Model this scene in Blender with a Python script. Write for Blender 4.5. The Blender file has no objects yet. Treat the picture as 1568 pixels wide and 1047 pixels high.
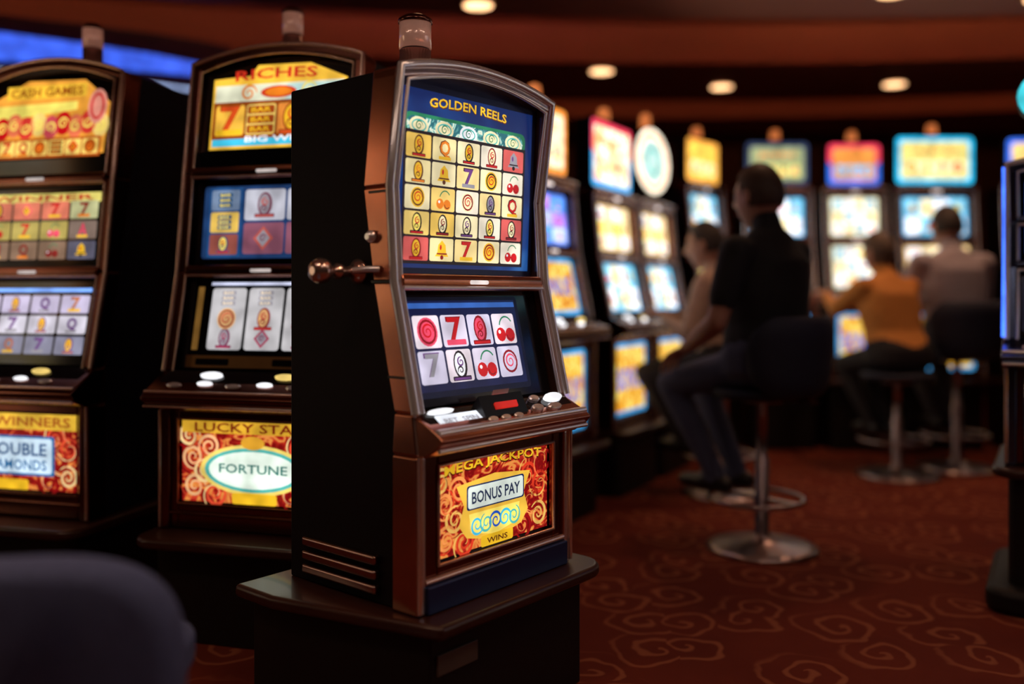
import bpy, bmesh, math, random
from mathutils import Vector, Matrix
rnd = random.Random(7)
S = bpy.context.scene
COL = S.collection
S.view_settings.view_transform = 'Standard'

# ------------------------------------------------------------ materials
_m = {}
def mat(name, color, rough=.5, metal=0., emis=None, es=0., coat=0., noise=0., nscale=20., bump=0., bscale=200., spec=.5):
    if name in _m: return _m[name]
    m = bpy.data.materials.new(name); m.use_nodes = True
    nt = m.node_tree; b = nt.nodes['Principled BSDF']
    b.inputs['Base Color'].default_value = (*color, 1)
    b.inputs['Roughness'].default_value = rough
    b.inputs['Metallic'].default_value = metal
    b.inputs['Coat Weight'].default_value = coat
    b.inputs['Specular IOR Level'].default_value = spec
    tc = nt.nodes.new('ShaderNodeTexCoord')
    if noise > 0:
        n = nt.nodes.new('ShaderNodeTexNoise'); n.inputs['Scale'].default_value = nscale
        n.inputs['Detail'].default_value = 3
        nt.links.new(tc.outputs['Object'], n.inputs['Vector'])
        mr = nt.nodes.new('ShaderNodeMapRange')
        mr.inputs['To Min'].default_value = 1-noise; mr.inputs['To Max'].default_value = 1+noise
        nt.links.new(n.outputs['Fac'], mr.inputs['Value'])
        vm = nt.nodes.new('ShaderNodeVectorMath'); vm.operation = 'SCALE'
        vm.inputs[0].default_value = color
        nt.links.new(mr.outputs['Result'], vm.inputs['Scale'])
        nt.links.new(vm.outputs['Vector'], b.inputs['Base Color'])
    if bump > 0:
        n2 = nt.nodes.new('ShaderNodeTexNoise'); n2.inputs['Scale'].default_value = bscale
        nt.links.new(tc.outputs['Object'], n2.inputs['Vector'])
        bp = nt.nodes.new('ShaderNodeBump'); bp.inputs['Strength'].default_value = bump
        bp.inputs['Distance'].default_value = .002
        nt.links.new(n2.outputs['Fac'], bp.inputs['Height'])
        nt.links.new(bp.outputs['Normal'], b.inputs['Normal'])
    if emis:
        n3 = nt.nodes.new('ShaderNodeTexNoise'); n3.inputs['Scale'].default_value = 14
        n3.inputs['Detail'].default_value = 1
        nt.links.new(tc.outputs['Object'], n3.inputs['Vector'])
        mr = nt.nodes.new('ShaderNodeMapRange')
        mr.inputs['From Min'].default_value = .3; mr.inputs['From Max'].default_value = .7
        mr.inputs['To Min'].default_value = es*.68; mr.inputs['To Max'].default_value = es*1.22
        nt.links.new(n3.outputs['Fac'], mr.inputs['Value'])
        b.inputs['Emission Color'].default_value = (*emis, 1)
        nt.links.new(mr.outputs['Result'], b.inputs['Emission Strength'])
        if es < 1.04: m.cycles.emission_sampling = 'NONE'
    _m[name] = m
    return m

def lin(c): return tuple((v/255/12.92 if v/255 <= .04045 else ((v/255+.055)/1.055)**2.4) for v in c)
EK = 1.0
def em(r, g, b, s=1.0):
    s = s*EK
    n = 'lit_%02x%02x%02x_%d' % (r, g, b, int(s*100))
    c = lin((r, g, b))
    return mat(n, tuple(v*.15 for v in c), .25, 0, c, s)

COPPER = mat('copper_trim', (.52, .20, .12), .22, .93, noise=.45, nscale=7)
COPPERD = mat('dark_copper_trim', (.22, .085, .06), .22, 1., noise=.3, nscale=9)
CHROME = mat('chrome', (.98, .93, .95), .26, .72, noise=.06, nscale=15)
WCHROME = mat('warm_chrome', (.9, .62, .52), .26, .8, noise=.2)
SIDE = mat('black_cabinet', (.006, .003, .004), .6, 0., noise=.3, nscale=30, bump=.15, spec=.2)
SIDEB = mat('navy_cabinet', (.008, .009, .022), .6, 0., noise=.2, spec=.25)
GLASS = mat('black_glass', (.006, .006, .008), .12, 0, noise=.1)
NAVY = mat('navy_trim', (.02, .035, .12), .3, .3, noise=.1)
WOODD = mat('dark_wood', (.04, .012, .008), .34, 0, noise=.4, nscale=6, coat=.15, spec=.35)
PLINTH = mat('plinth_black', (.008, .005, .005), .55, 0, noise=.3, nscale=12, bump=.2, spec=.3)
BLACKP = mat('black_plastic', (.012, .012, .014), .35, 0, noise=.2)
BRASS = mat('brass', (.6, .32, .12), .3, 1, noise=.25, nscale=12)

def art_mat(name, c1, c2, c3, s=1.0, sc=9., seedv=0., dist=1.2, rings=9.):
    m = bpy.data.materials.new(name); m.use_nodes = True
    nt = m.node_tree; b = nt.nodes['Principled BSDF']
    b.inputs['Roughness'].default_value = .25
    tc = nt.nodes.new('ShaderNodeTexCoord')
    mp = nt.nodes.new('ShaderNodeMapping'); mp.inputs['Location'].default_value = (seedv, seedv*.7, seedv*.3)
    nt.links.new(tc.outputs['Object'], mp.inputs['Vector'])
    w = nt.nodes.new('ShaderNodeTexNoise'); w.inputs['Scale'].default_value = sc
    w.inputs['Distortion'].default_value = dist; w.inputs['Detail'].default_value = 2.5
    nt.links.new(mp.outputs['Vector'], w.inputs['Vector'])
    mb = nt.nodes.new('ShaderNodeMath'); mb.operation = 'MULTIPLY'
    nt.links.new(w.outputs['Fac'], mb.inputs[0]); mb.inputs[1].default_value = rings*6.28
    sn = nt.nodes.new('ShaderNodeMath'); sn.operation = 'SINE'
    nt.links.new(mb.outputs[0], sn.inputs[0])
    mr = nt.nodes.new('ShaderNodeMapRange'); mr.inputs['From Min'].default_value = -1
    nt.links.new(sn.outputs[0], mr.inputs['Value'])
    cr = nt.nodes.new('ShaderNodeValToRGB')
    e = cr.color_ramp.elements
    e[0].color = (*lin(c1), 1); e[0].position = .1
    e[1].color = (*lin(c3), 1); e[1].position = 1.
    k = e.new(.7); k.color = (*lin(c2), 1)
    nt.links.new(mr.outputs['Result'], cr.inputs['Fac'])
    nt.links.new(cr.outputs['Color'], b.inputs['Emission Color'])
    b.inputs['Emission Strength'].default_value = s
    b.inputs['Base Color'].default_value = (.02, .01, .01, 1)
    return m
ART_RED = art_mat('red_gold_swirl_art', (130, 12, 14), (200, 45, 30), (240, 150, 70), .95, 11, 0, 2.0, 4)
ART_GOLD = art_mat('gold_lettering_art', (215, 130, 25), (245, 190, 50), (255, 235, 130), 1.2, 20, 3, 1, 3)
ART_TEAL = art_mat('teal_art', (40, 110, 120), (120, 200, 190), (245, 245, 220), 1.0, 22, 5, 1.5, 3)
ART_BLUE = art_mat('blue_screen_art', (14, 42, 105), (24, 74, 150), (50, 115, 190), .75, 4, 9, .5, 1.2)
ART_CREAM = art_mat('cream_screen_art', (235, 160, 100), (255, 230, 180), (255, 250, 235), 1.9, 12, 2, 1, 2)

# ------------------------------------------------------------ mesh helpers
def finish(name, bm, mats, parent=None, smooth=False, bevel=0., M=None, bseg=2, front_mi=None):
    bmesh.ops.recalc_face_normals(bm, faces=bm.faces)
    if front_mi is not None:
        for f in bm.faces:
            f.normal_update()
            if f.normal.y < -.6: f.material_index = front_mi
    me = bpy.data.meshes.new(name); bm.to_mesh(me); bm.free()
    for m in (mats if isinstance(mats, (list, tuple)) else [mats]): me.materials.append(m)
    if smooth:
        for p in me.polygons: p.use_smooth = True
    ob = bpy.data.objects.new(name, me); COL.objects.link(ob)
    if parent: ob.parent = parent
    if M is not None: ob.matrix_local = M
    if bevel > 0:
        md = ob.modifiers.new('bevel', 'BEVEL'); md.width = bevel; md.segments = bseg
        md.limit_method = 'ANGLE'; md.angle_limit = .5
        for p in me.polygons: p.use_smooth = True
        md.harden_normals = True
    return ob

def bm_prism(bm, pts, ext, mi=0):
    a = [bm.verts.new(p) for p in pts]; b = [bm.verts.new(Vector(p)+Vector(ext)) for p in pts]
    fs = [bm.faces.new(a), bm.faces.new(b[::-1])]
    n = len(a)
    for i in range(n):
        fs.append(bm.faces.new((a[i], a[(i+1) % n], b[(i+1) % n], b[i])))
    for f in fs: f.material_index = mi
def prism_x(bm, yz, x0, x1, mi=0): bm_prism(bm, [(x0, y, z) for y, z in yz], (x1-x0, 0, 0), mi)
def prism_y(bm, xz, y0, y1, mi=0): bm_prism(bm, [(x, y0, z) for x, z in xz], (0, y1-y0, 0), mi)
def prism_z(bm, xy, z0, z1, mi=0): bm_prism(bm, [(x, y, z0) for x, y in xy], (0, 0, z1-z0), mi)
def box(bm, a, b, mi=0): prism_z(bm, [(a[0], a[1]), (b[0], a[1]), (b[0], b[1]), (a[0], b[1])], a[2], b[2], mi)

def lathe(bm, prof, cx=0, cy=0, seg=32, mi=0, M=None):
    rings = []
    for r, z in prof:
        ring = []
        for i in range(seg):
            t = 2*math.pi*i/seg
            p = Vector((cx+r*math.cos(t), cy+r*math.sin(t), z))
            if M: p = M @ p
            ring.append(bm.verts.new(p))
        rings.append(ring)
    for k in range(len(rings)-1):
        for i in range(seg):
            f = bm.faces.new((rings[k][i], rings[k][(i+1) % seg], rings[k+1][(i+1) % seg], rings[k+1][i]))
            f.material_index = mi; f.smooth = True
    for ring in (rings[0], rings[-1]):
        f = bm.faces.new(ring); f.material_index = mi

def tube(name, pts, r, m, parent=None, cyclic=False):
    cu = bpy.data.curves.new(name, 'CURVE'); cu.dimensions = '3D'
    cu.bevel_depth = r; cu.bevel_resolution = 3; cu.use_fill_caps = True
    sp = cu.splines.new('POLY'); sp.points.add(len(pts)-1)
    for i, p in enumerate(pts): sp.points[i].co = (*p, 1)
    sp.use_cyclic_u = cyclic
    sp.use_smooth = True
    cu.materials.append(m)
    ob = bpy.data.objects.new(name, cu)
    COL.objects.link(ob)
    dg = bpy.context.evaluated_depsgraph_get()
    me = bpy.data.meshes.new_from_object(ob.evaluated_get(dg))
    bpy.data.objects.remove(ob)
    ob = bpy.data.objects.new(name, me); COL.objects.link(ob)
    if parent: ob.parent = parent
    return ob

def empty(name, x, y, z, rot=0):
    e = bpy.data.objects.new(name, None); COL.objects.link(e)
    e.location = (x, y, z); e.rotation_euler = (0, 0, rot); e.empty_display_size = .1
    return e

_t = {}
def text_mesh(s):
    if s in _t: return _t[s]
    cu = bpy.data.curves.new('txt', 'FONT'); cu.body = s; cu.resolution_u = 2
    cu.offset = .02
    ob = bpy.data.objects.new('txt', cu); COL.objects.link(ob)
    dg = bpy.context.evaluated_depsgraph_get()
    me = bpy.data.meshes.new_from_object(ob.evaluated_get(dg))
    vs = [v.co.copy() for v in me.vertices]; fs = [tuple(p.vertices) for p in me.polygons]
    x0 = min(v.x for v in vs); x1 = max(v.x for v in vs); y0 = min(v.y for v in vs); y1 = max(v.y for v in vs)
    vs = [((v.x-x0)/(x1-x0), (v.y-y0)/(y1-y0)) for v in vs]
    bpy.data.objects.remove(ob)
    _t[s] = (vs, fs); return _t[s]

class Panel:
    def __init__(s, o, up, h, w, right=(1, 0, 0)):
        s.o = Vector(o); s.r = Vector(right).normalized(); s.u = Vector(up).normalized()
        s.n = s.r.cross(s.u).normalized()
        s.w = w; s.h = h; s.bm = bmesh.new(); s.mats = []; s.k = 1
    def mi(s, m):
        if m not in s.mats: s.mats.append(m)
        return s.mats.index(m)
    def P(s, x, y, k=None): return s.o + s.r*x + s.u*y + s.n*((s.k if k is None else k)*.0005)
    def layer(s): s.k += 1
    def poly(s, pts, m):
        f = s.bm.faces.new([s.bm.verts.new(s.P(*p)) for p in pts]); f.material_index = s.mi(m)
    def rect(s, x, y, w, h, m): s.poly([(x, y), (x+w, y), (x+w, y+h), (x, y+h)], m)
    def rr(s, x, y, w, h, m, r=.005):
        pts = []
        for cx, cy, a0 in ((x+w-r, y+r, -90), (x+w-r, y+h-r, 0), (x+r, y+h-r, 90), (x+r, y+r, 180)):
            for i in range(4):
                a = math.radians(a0+i*30); pts.append((cx+r*math.cos(a), cy+r*math.sin(a)))
        s.poly(pts, m)
    def ell(s, cx, cy, rx, ry, m, n=16):
        s.poly([(cx+rx*math.cos(2*math.pi*i/n), cy+ry*math.sin(2*math.pi*i/n)) for i in range(n)], m)
    def ring(s, cx, cy, rx, ry, t, m, n=16, a0=0, a1=1):
        vo = []; vi = []
        for i in range(n+1):
            a = 2*math.pi*(a0+(a1-a0)*i/n)
            vo.append(s.bm.verts.new(s.P(cx+rx*math.cos(a), cy+ry*math.sin(a))))
            vi.append(s.bm.verts.new(s.P(cx+(rx-t)*math.cos(a), cy+(ry-t)*math.sin(a))))
        for i in range(n):
            f = s.bm.faces.new((vo[i], vo[i+1], vi[i+1], vi[i])); f.material_index = s.mi(m)
    def spiral(s, cx, cy, r, t, m, turns=2., a0=0., hand=1, n=40):
        vo = []; vi = []
        for i in range(n+1):
            q = i/n; a = (a0+hand*turns*q)*2*math.pi; rr = r*(1-.85*q); tt = t*(1-.6*q)*(.3+min(1, q*6)*.7)
            vo.append(s.bm.verts.new(s.P(cx+(rr+tt/2)*math.cos(a), cy+(rr+tt/2)*math.sin(a))))
            vi.append(s.bm.verts.new(s.P(cx+(rr-tt/2)*math.cos(a), cy+(rr-tt/2)*math.sin(a))))
        for i in range(n):
            f = s.bm.faces.new((vo[i], vo[i+1], vi[i+1], vi[i])); f.material_index = s.mi(m)
    def text(s, t, x, y, w, h, m, arc=0.):
        vs, fs = text_mesh(t)
        vv = [s.bm.verts.new(s.P(x+a*w, y+b*h+arc*(1-(2*a-1)**2))) for a, b in vs]
        for f in fs:
            try:
                q = s.bm.faces.new([vv[i] for i in f]); q.material_index = s.mi(m)
            except ValueError: pass
    def build(s, name, parent):
        me = bpy.data.meshes.new(name)
        for f in s.bm.faces:
            f.normal_update()
            if f.normal.dot(s.n) < 0: f.normal_flip()
        s.bm.to_mesh(me); s.bm.free()
        for m in s.mats: me.materials.append(m)
        ob = bpy.data.objects.new(name, me); COL.objects.link(ob); ob.parent = parent
        return ob

def palette():
    g = globals()
    g.update(RED=em(205, 18, 25), DRED=em(140, 15, 25), PINK=em(235, 75, 105), YEL=em(250, 195, 40), ORG=em(240, 130, 30),
      CRM=em(250, 234, 185, 1.05), WHT=em(250, 250, 255, 1.1), WHB=em(255, 255, 255, 1.5), DRK=em(35, 20, 30, .6),
      BLU=em(40, 90, 200), CYN=em(70, 200, 235), GRN=em(40, 130, 90), TEAL=em(90, 190, 180), PUR=em(110, 60, 130),
      BLK=GLASS, DBLU=em(18, 40, 100, .7), LYEL=em(255, 228, 105, 1.1), GREY=em(170, 165, 175, .8), LAV=em(215, 208, 232, 1.0),
      BRN=em(110, 55, 25, .8))
palette()

def symbol(p, cx, cy, s, kind, c1=None, c2=None, c3=None):
    c1 = c1 or RED; c2 = c2 or YEL; c3 = c3 or DRK
    k0 = p.k
    if kind == 0:
        p.text('7', cx-s*.32, cy-s*.42, s*.64, s*.84, c3); p.layer()
        p.text('7', cx-s*.27, cy-s*.37, s*.56, s*.76, c1); p.layer()
        p.rr(cx-s*.4, cy-s*.42, s*.8, s*.16, c2, s*.03)
    elif kind == 1:
        p.ring(cx+s*.1, cy, s*.35, s*.4, s*.05, GRN, 8, .1, .45); p.layer()
        p.ell(cx-s*.2, cy-s*.18, s*.22, s*.22, c1, 12); p.ell(cx+s*.22, cy-s*.2, s*.22, s*.22, c1, 12); p.layer()
        p.ell(cx-s*.26, cy-s*.1, s*.06, s*.06, WHT, 8); p.ring(cx+s*.22, cy-s*.2, s*.17, s*.17, s*.04, c3, 10, .5, .9)
    elif kind == 2:
        p.ell(cx, cy, s*.4, s*.42, c2, 18); p.layer(); p.ring(cx, cy, s*.34, s*.36, s*.07, c3, 16); p.layer()
        p.spiral(cx, cy, s*.24, s*.07, c1, 1.6)
    elif kind == 3:
        p.poly([(cx-s*.4, cy-s*.28), (cx+s*.4, cy-s*.28), (cx+s*.26, cy-s*.1), (cx+s*.22, cy+s*.2), (cx, cy+s*.4), (cx-s*.22, cy+s*.2), (cx-s*.26, cy-s*.1)], c2); p.layer()
        p.ell(cx, cy-s*.32, s*.1, s*.1, c3, 10); p.ell(cx-s*.08, cy+s*.1, s*.06, s*.12, c1, 8)
        p.rect(cx-s*.3, cy-s*.2, s*.6, s*.06, c3)
    elif kind == 4:
        for j in (-1, 0, 1):
            p.rr(cx-s*.4, cy+j*s*.27-s*.11, s*.8, s*.22, c3, s*.04)
        p.layer()
        for j in (-1, 0, 1): p.text('BAR', cx-s*.3, cy+j*s*.27-s*.07, s*.6, s*.14, c2)
    elif kind == 5:   # ornate oval scroll
        p.ell(cx, cy+s*.02, s*.28, s*.42, c3, 16)
        p.rr(cx-s*.38, cy-s*.44, s*.76, s*.13, c3, s*.03); p.layer()
        p.ell(cx-s*.02, cy+s*.03, s*.21, s*.34, c2, 16); p.rr(cx-s*.34, cy-s*.42, s*.68, s*.07, c1, s*.02); p.layer()
        p.spiral(cx+s*.02, cy+s*.1, s*.15, s*.07, c1, 1.4, .2); p.spiral(cx-s*.02, cy-s*.14, s*.13, s*.06, c3, 1.3, .6, -1)
    elif kind == 6:
        p.poly([(cx, cy+s*.42), (cx-s*.38, cy), (cx, cy-s*.42), (cx+s*.38, cy)], c1); p.layer()
        p.poly([(cx, cy+s*.3), (cx-s*.26, cy), (cx, cy-s*.3), (cx+s*.26, cy)], c2); p.layer(); p.spiral(cx, cy, s*.14, s*.06, c3, 1.4)
    elif kind < 99:
        t = 'QAJK'[kind % 4]
        p.text(t, cx-s*.33, cy-s*.38, s*.66, s*.78, c3); p.layer()
        p.text(t, cx-s*.28, cy-s*.34, s*.58, s*.7, c1); p.layer()
        p.rr(cx-s*.36, cy-s*.44, s*.72, s*.14, c2, s*.03)
    p.k = k0

def grid(p, x, y, w, h, nc, nr, bgs, kinds=None, gap=.004, cols=None, sep=None, fill=.86):
    if sep: p.rect(x-gap, y-gap, w+2*gap, h+2*gap, sep); p.layer()
    cw = w/nc; ch = h/nr
    for i in range(nc):
        for j in range(nr):
            b = bgs(i, j) if callable(bgs) else bgs
            p.rr(x+i*cw+gap/2, y+j*ch+gap/2, cw-gap, ch-gap, b, min(cw, ch)*.08)
    p.layer(); p.layer()
    for i in range(nc):
        for j in range(nr):
            kd = kinds(i, j) if kinds else rnd.randrange(0, 12)
            cc = cols(i, j) if cols else rnd.choice([(RED, YEL, DRK), (DRED, ORG, BRN), (PUR, LYEL, DRK), (PINK, YEL, DRED)])
            symbol(p, x+(i+.5)*cw, y+(j+.5)*ch, min(cw, ch)*fill, kd, *cc)
    p.layer(); p.layer(); p.layer()

# ------------------------------------------------------------ contents
def c_main_top(p):
    w, h = p.w, p.h
    p.rect(0, 0, w, h, NAVY); p.layer()
    p.rect(.010, .014, w-.024, h-.03, ART_BLUE); p.layer()
    p.text('GOLDEN REELS', w*.2+.001, h*.882-.003, w*.56, h*.05, BRN, .008); p.layer()
    p.text('GOLDEN REELS', w*.2, h*.882, w*.56, h*.05, YEL, .008); p.layer()
    p.rr(.02, h*.72, w-.065, h*.12, GRN, .02); p.layer()
    p.rr(.028, h*.732, w-.085, h*.09, ART_TEAL, .02); p.layer()
    for i in range(5):
        cx = .07+i*(w-.17)/4
        p.ell(cx, h*.775, .034, .022, CRM if i != 2 else WHT)
    p.layer()
    for i in range(5):
        cx = .07+i*(w-.17)/4
        p.ring(cx, h*.775, .026, .016, .004, TEAL); p.spiral(cx, h*.775, .013, .004, GRN, 1.5)
    p.layer()
    def bg(i, j):
        if (i, j) in ((4, 4), (4, 1), (0, 0)): return em(222, 95, 90)
        return [em(250, 205, 95), em(252, 215, 120), em(250, 234, 185), em(245, 226, 165)][(i*3+j*5) % 4] if i < 2 else [CRM, em(250, 238, 215), em(250, 222, 150)][(i+j) % 3]
    def cc(i, j):
        if j == 1: return [(RED, LYEL, DRK), (DRED, CRM, DRK), (PUR, CRM, DRK)][i % 3]
        if j == 0: return (RED, YEL, DRED)
        if i < 2: return (ORG, YEL, BRN) if (i+j) % 2 else (RED, YEL, BRN)
        return [(RED, YEL, DRK), (RED, CRM, DRED), (PUR, GREY, DRK)][(i+j) % 3]
    grid(p, .024, .03, w-.075, h*.675, 5, 5, bg, lambda i, j: [5, 2, 3, 5, 0, 8, 2, 5, 1][(i*2+j*3) % 9] if j != 1 else 5, .0055, cc, DRK, .95)
def c_main_low(p):
    w, h = p.w, p.h
    p.rect(0, 0, w, h, BLK); p.layer()
    p.rr(.01, .02, w-.09, h-.035, NAVY, .01); p.layer()
    p.rect(.022, .035, w-.115, h-.06, em(20, 30, 80, .6)); p.layer()
    p.rect(.024, h-.045, w-.119, .014, em(60, 110, 200, .8)); p.layer()
    grid(p, .035, .05, w-.14, h-.11, 4, 2, lambda i, j: [LAV, em(240, 225, 235), em(225, 215, 235)][(i+j) % 3], lambda i, j: [0, 5, 1, 2][(i+j*3) % 4], .007,
         lambda i, j: (RED, PINK, DRED) if j == 1 else [(GREY, LAV, PUR), (PUR, WHT, DRK), (RED, PINK, DRED), (PINK, LAV, DRED)][i % 4], None, .98)
def swirls(p, spots, r, cols):
    for n_, (fx, fy, hd) in enumerate(spots):
        p.spiral(p.w*fx, p.h*fy, r, r*.3, cols[n_ % len(cols)], 1.9, .2*n_, hd)
        p.spiral(p.w*fx, p.h*fy, r*1.25, r*.14, cols[(n_+1) % len(cols)], .8, .5+.2*n_, hd)
SW = [(.1, .2, 1), (.24, .12, -1), (.9, .2, -1), (.76, .12, 1), (.09, .55, -1), (.91, .55, 1), (.17, .38, 1), (.83, .38, -1), (.2, .68, -1), (.8, .68, 1), (.06, .8, 1), (.94, .8, -1)]
def c_belly_main(p):
    w, h = p.w, p.h
    p.rect(0, 0, w, h, BLK); p.layer()
    p.rect(.006, .006, w-.012, h-.012, ART_RED); p.layer()
    swirls(p, SW, .036, [em(245, 150, 80), em(225, 60, 35), em(250, 195, 100), em(150, 15, 20)]); p.layer()
    p.poly([(w*.26, h*.16), (w*.5, h*.06), (w*.74, h*.16), (w*.8, h*.3), (w*.76, h*.5), (w*.82, h*.72), (w*.5, h*.78), (w*.18, h*.72), (w*.24, h*.5), (w*.2, h*.3)], em(250, 195, 70, .95)); p.layer()
    p.poly([(w*.3, h*.2), (w*.5, h*.12), (w*.7, h*.2), (w*.72, h*.4), (w*.28, h*.4)], LYEL); p.layer()
    p.rr(w*.26, h*.44, w*.5, h*.26, DBLU, .008); p.layer()
    p.rr(w*.27, h*.455, w*.48, h*.23, em(225, 235, 225), .008); p.layer()
    p.text('BONUS PAY', w*.3, h*.5, w*.42, h*.13, em(40, 50, 80)); p.layer()
    p.text('MEGA JACKPOT', w*.08, h*.81, w*.84, h*.13, em(70, 20, 10), .008); p.layer()
    p.text('MEGA JACKPOT', w*.08, h*.825, w*.84, h*.13, YEL, .008); p.layer()
    for q in range(5):
        p.spiral(w*(.34+.08*q), h*.27, .026, .008, [CYN, TEAL, BLU, CYN, TEAL][q], 1.7, .3*q, 1 if q % 2 else -1)
    p.layer()
    p.rr(w*.37, h*.02, w*.28, h*.12, YEL, .006); p.layer()
    p.text('WINS', w*.42, h*.045, w*.18, h*.06, BRN)
def c_belly_oval(p):
    w, h = p.w, p.h
    p.rect(0, 0, w, h, BLK); p.layer()
    p.rect(.006, .006, w-.012, h-.012, ART_RED); p.layer()
    swirls(p, SW, .04, [em(245, 185, 130), em(235, 80, 50), em(250, 215, 150), em(150, 15, 20)]); p.layer()
    p.rect(.006, h*.84, w-.012, h*.15, em(230, 175, 50)); p.layer()
    p.text('LUCKY STARS', w*.1, h*.855, w*.8, h*.11, em(130, 40, 15)); p.layer()
    p.ell(w*.5, h*.42, w*.36, h*.3, em(250, 220, 110), 28); p.layer()
    p.ell(w*.5, h*.42, w*.33, h*.26, TEAL, 28); p.layer()
    p.ell(w*.5, h*.42, w*.3, h*.22, em(235, 250, 235, 1.2), 28); p.layer()
    p.text('FORTUNE', w*.27, h*.38, w*.46, h*.11, em(60, 130, 120)); p.layer()
    p.ell(w*.5, h*.74, w*.08, h*.08, em(235, 170, 50)); p.rr(w*.36, h*.02, w*.3, h*.13, YEL, .008)
def c_belly_plate(p):
    w, h = p.w, p.h
    p.rect(0, 0, w, h, BLK); p.layer()
    p.rect(.006, .006, w-.012, h-.012, ART_RED); p.layer()
    swirls(p, SW, .04, [em(245, 185, 130), em(235, 80, 50), em(250, 215, 150), em(150, 15, 20)]); p.layer()
    p.rect(.006, h*.78, w-.012, h*.2, em(240, 190, 60)); p.layer()
    p.text('BIG WINNERS', w*.08, h*.82, w*.84, h*.12, em(180, 90, 30)); p.layer()
    p.rr(w*.2, h*.2, w*.6, h*.5, em(40, 110, 170), .01); p.layer()
    p.rr(w*.22, h*.23, w*.56, h*.44, em(205, 228, 245, 1.1), .01); p.layer()
    p.text('DOUBLE', w*.26, h*.45, w*.48, h*.16, em(50, 90, 140)); p.text('DIAMONDS', w*.26, h*.27, w*.48, h*.13, em(50, 110, 160)); p.layer()
    p.rr(w*.35, h*.02, w*.25, h*.13, YEL, .008)
def c_sign_m2(p):
    w, h = p.w, p.h
    p.rect(0, 0, w, h, BLK); p.layer()
    p.poly([(.03, .01), (w-.03, .01), (w-.03, h*.78), (w*.7, h*.97), (w*.35, h*.98), (w*.3, h*.86), (.03, h*.84)], em(245, 190, 60, 1.1)); p.layer()
    p.rect(.04, .02, w-.08, h*.12, CYN); p.layer()
    p.rect(.04, h*.56, w-.08, h*.2, em(235, 235, 205))
    p.rect(w*.55, h*.54, w*.36, h*.2, CYN); p.layer()
    p.text('RICHES', w*.2, h*.8, w*.55, h*.12, em(215, 50, 30), .006); p.layer()
    p.ell(w*.5, h*.66, w*.12, h*.07, em(220, 60, 30)); p.layer(); p.ell(w*.5, h*.66, w*.09, h*.05, ORG); p.layer()
    p.spiral(w*.3, h*.66, .03, .01, ORG, 1.6); p.spiral(w*.7, h*.66, .03, .01, em(250, 230, 120), 1.6)
    grid(p, .045, h*.17, w-.09, h*.37, 4, 1, lambda i, j: [em(250, 190, 70), em(250, 215, 110), em(245, 150, 60), em(250, 225, 120)][i], lambda i, j: [0, 4, 5, 3][i], .008,
         lambda i, j: (em(225, 80, 30), YEL, em(170, 70, 20)), em(150, 70, 20), 1.1)
    p.text('BIG WIN', w*.3, .03, w*.4, h*.07, WHT)
def c_sign_m1(p):
    w, h = p.w, p.h
    p.rect(0, 0, w, h, BLK); p.layer()
    p.poly([(.05, .02), (w-.04, .02), (w-.03, h*.66), (w*.84, h*.82), (w*.74, h*.96), (w*.3, h*.98), (w*.03, h*.74), (w*.03, h*.5)], em(245, 165, 60)); p.layer()
    p.rect(w*.14, h*.76, w*.62, h*.16, em(250, 195, 60)); p.layer()
    p.text('CASH GAMES', w*.17, h*.78, w*.56, h*.11, em(160, 80, 20)); p.layer()
    p.poly([(w*.05, h*.5), (w*.7, h*.6), (w*.7, h*.7), (w*.05, h*.68)], em(255, 235, 110)); p.layer()
    for q in range(9): p.ell(w*(.13+.095*q), h*(.40+.04*(q % 2)), .035, .045, [RED, em(240, 120, 80), em(225, 60, 50), em(250, 215, 120), em(220, 80, 90)][q % 5], 12)
    p.layer()
    for q in range(9): p.spiral(w*(.13+.095*q), h*(.40+.04*(q % 2)), .022, .009, LYEL, 1.5, .2*q)
    p.layer()
    grid(p, .07, h*.05, w-.13, h*.2, 6, 1, em(250, 215, 110), None, .006, lambda i, j: (RED, ORG, BRN), em(190, 90, 30), 1.0)
    p.ell(w*.86, h*.62, .04, .065, em(235, 150, 130)); p.layer(); p.ring(w*.86, h*.62, .03, .05, .01, em(210, 50, 50))
def c_reel_m2_up(p):
    w, h = p.w, p.h
    p.rect(0, 0, w, h, BLK); p.layer()
    p.rr(.03, .02, w-.06, h-.04, em(40, 75, 130, .6), .01); p.layer()
    grid(p, .055, .03, w*.2, h-.06, 1, 3, lambda i, j: [em(150, 80, 70), em(230, 190, 90), em(120, 140, 170)][j], lambda i, j: [5, 4, 4][j], .006, lambda i, j: (RED, LYEL, em(30, 80, 120)), em(40, 90, 150, .7))
    grid(p, .07+w*.2, .03, w*.56, h-.06, 2, 2, lambda i, j: em(205, 205, 218, .85) if j else em(150, 90, 110, .8), lambda i, j: [6, 5, 5, 4][i*2+j], .008, lambda i, j: (em(190, 90, 80), GREY, em(120, 60, 80)), None)
    p.rect(w-.07, .03, .03, h-.06, em(60, 110, 160, .6))
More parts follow.
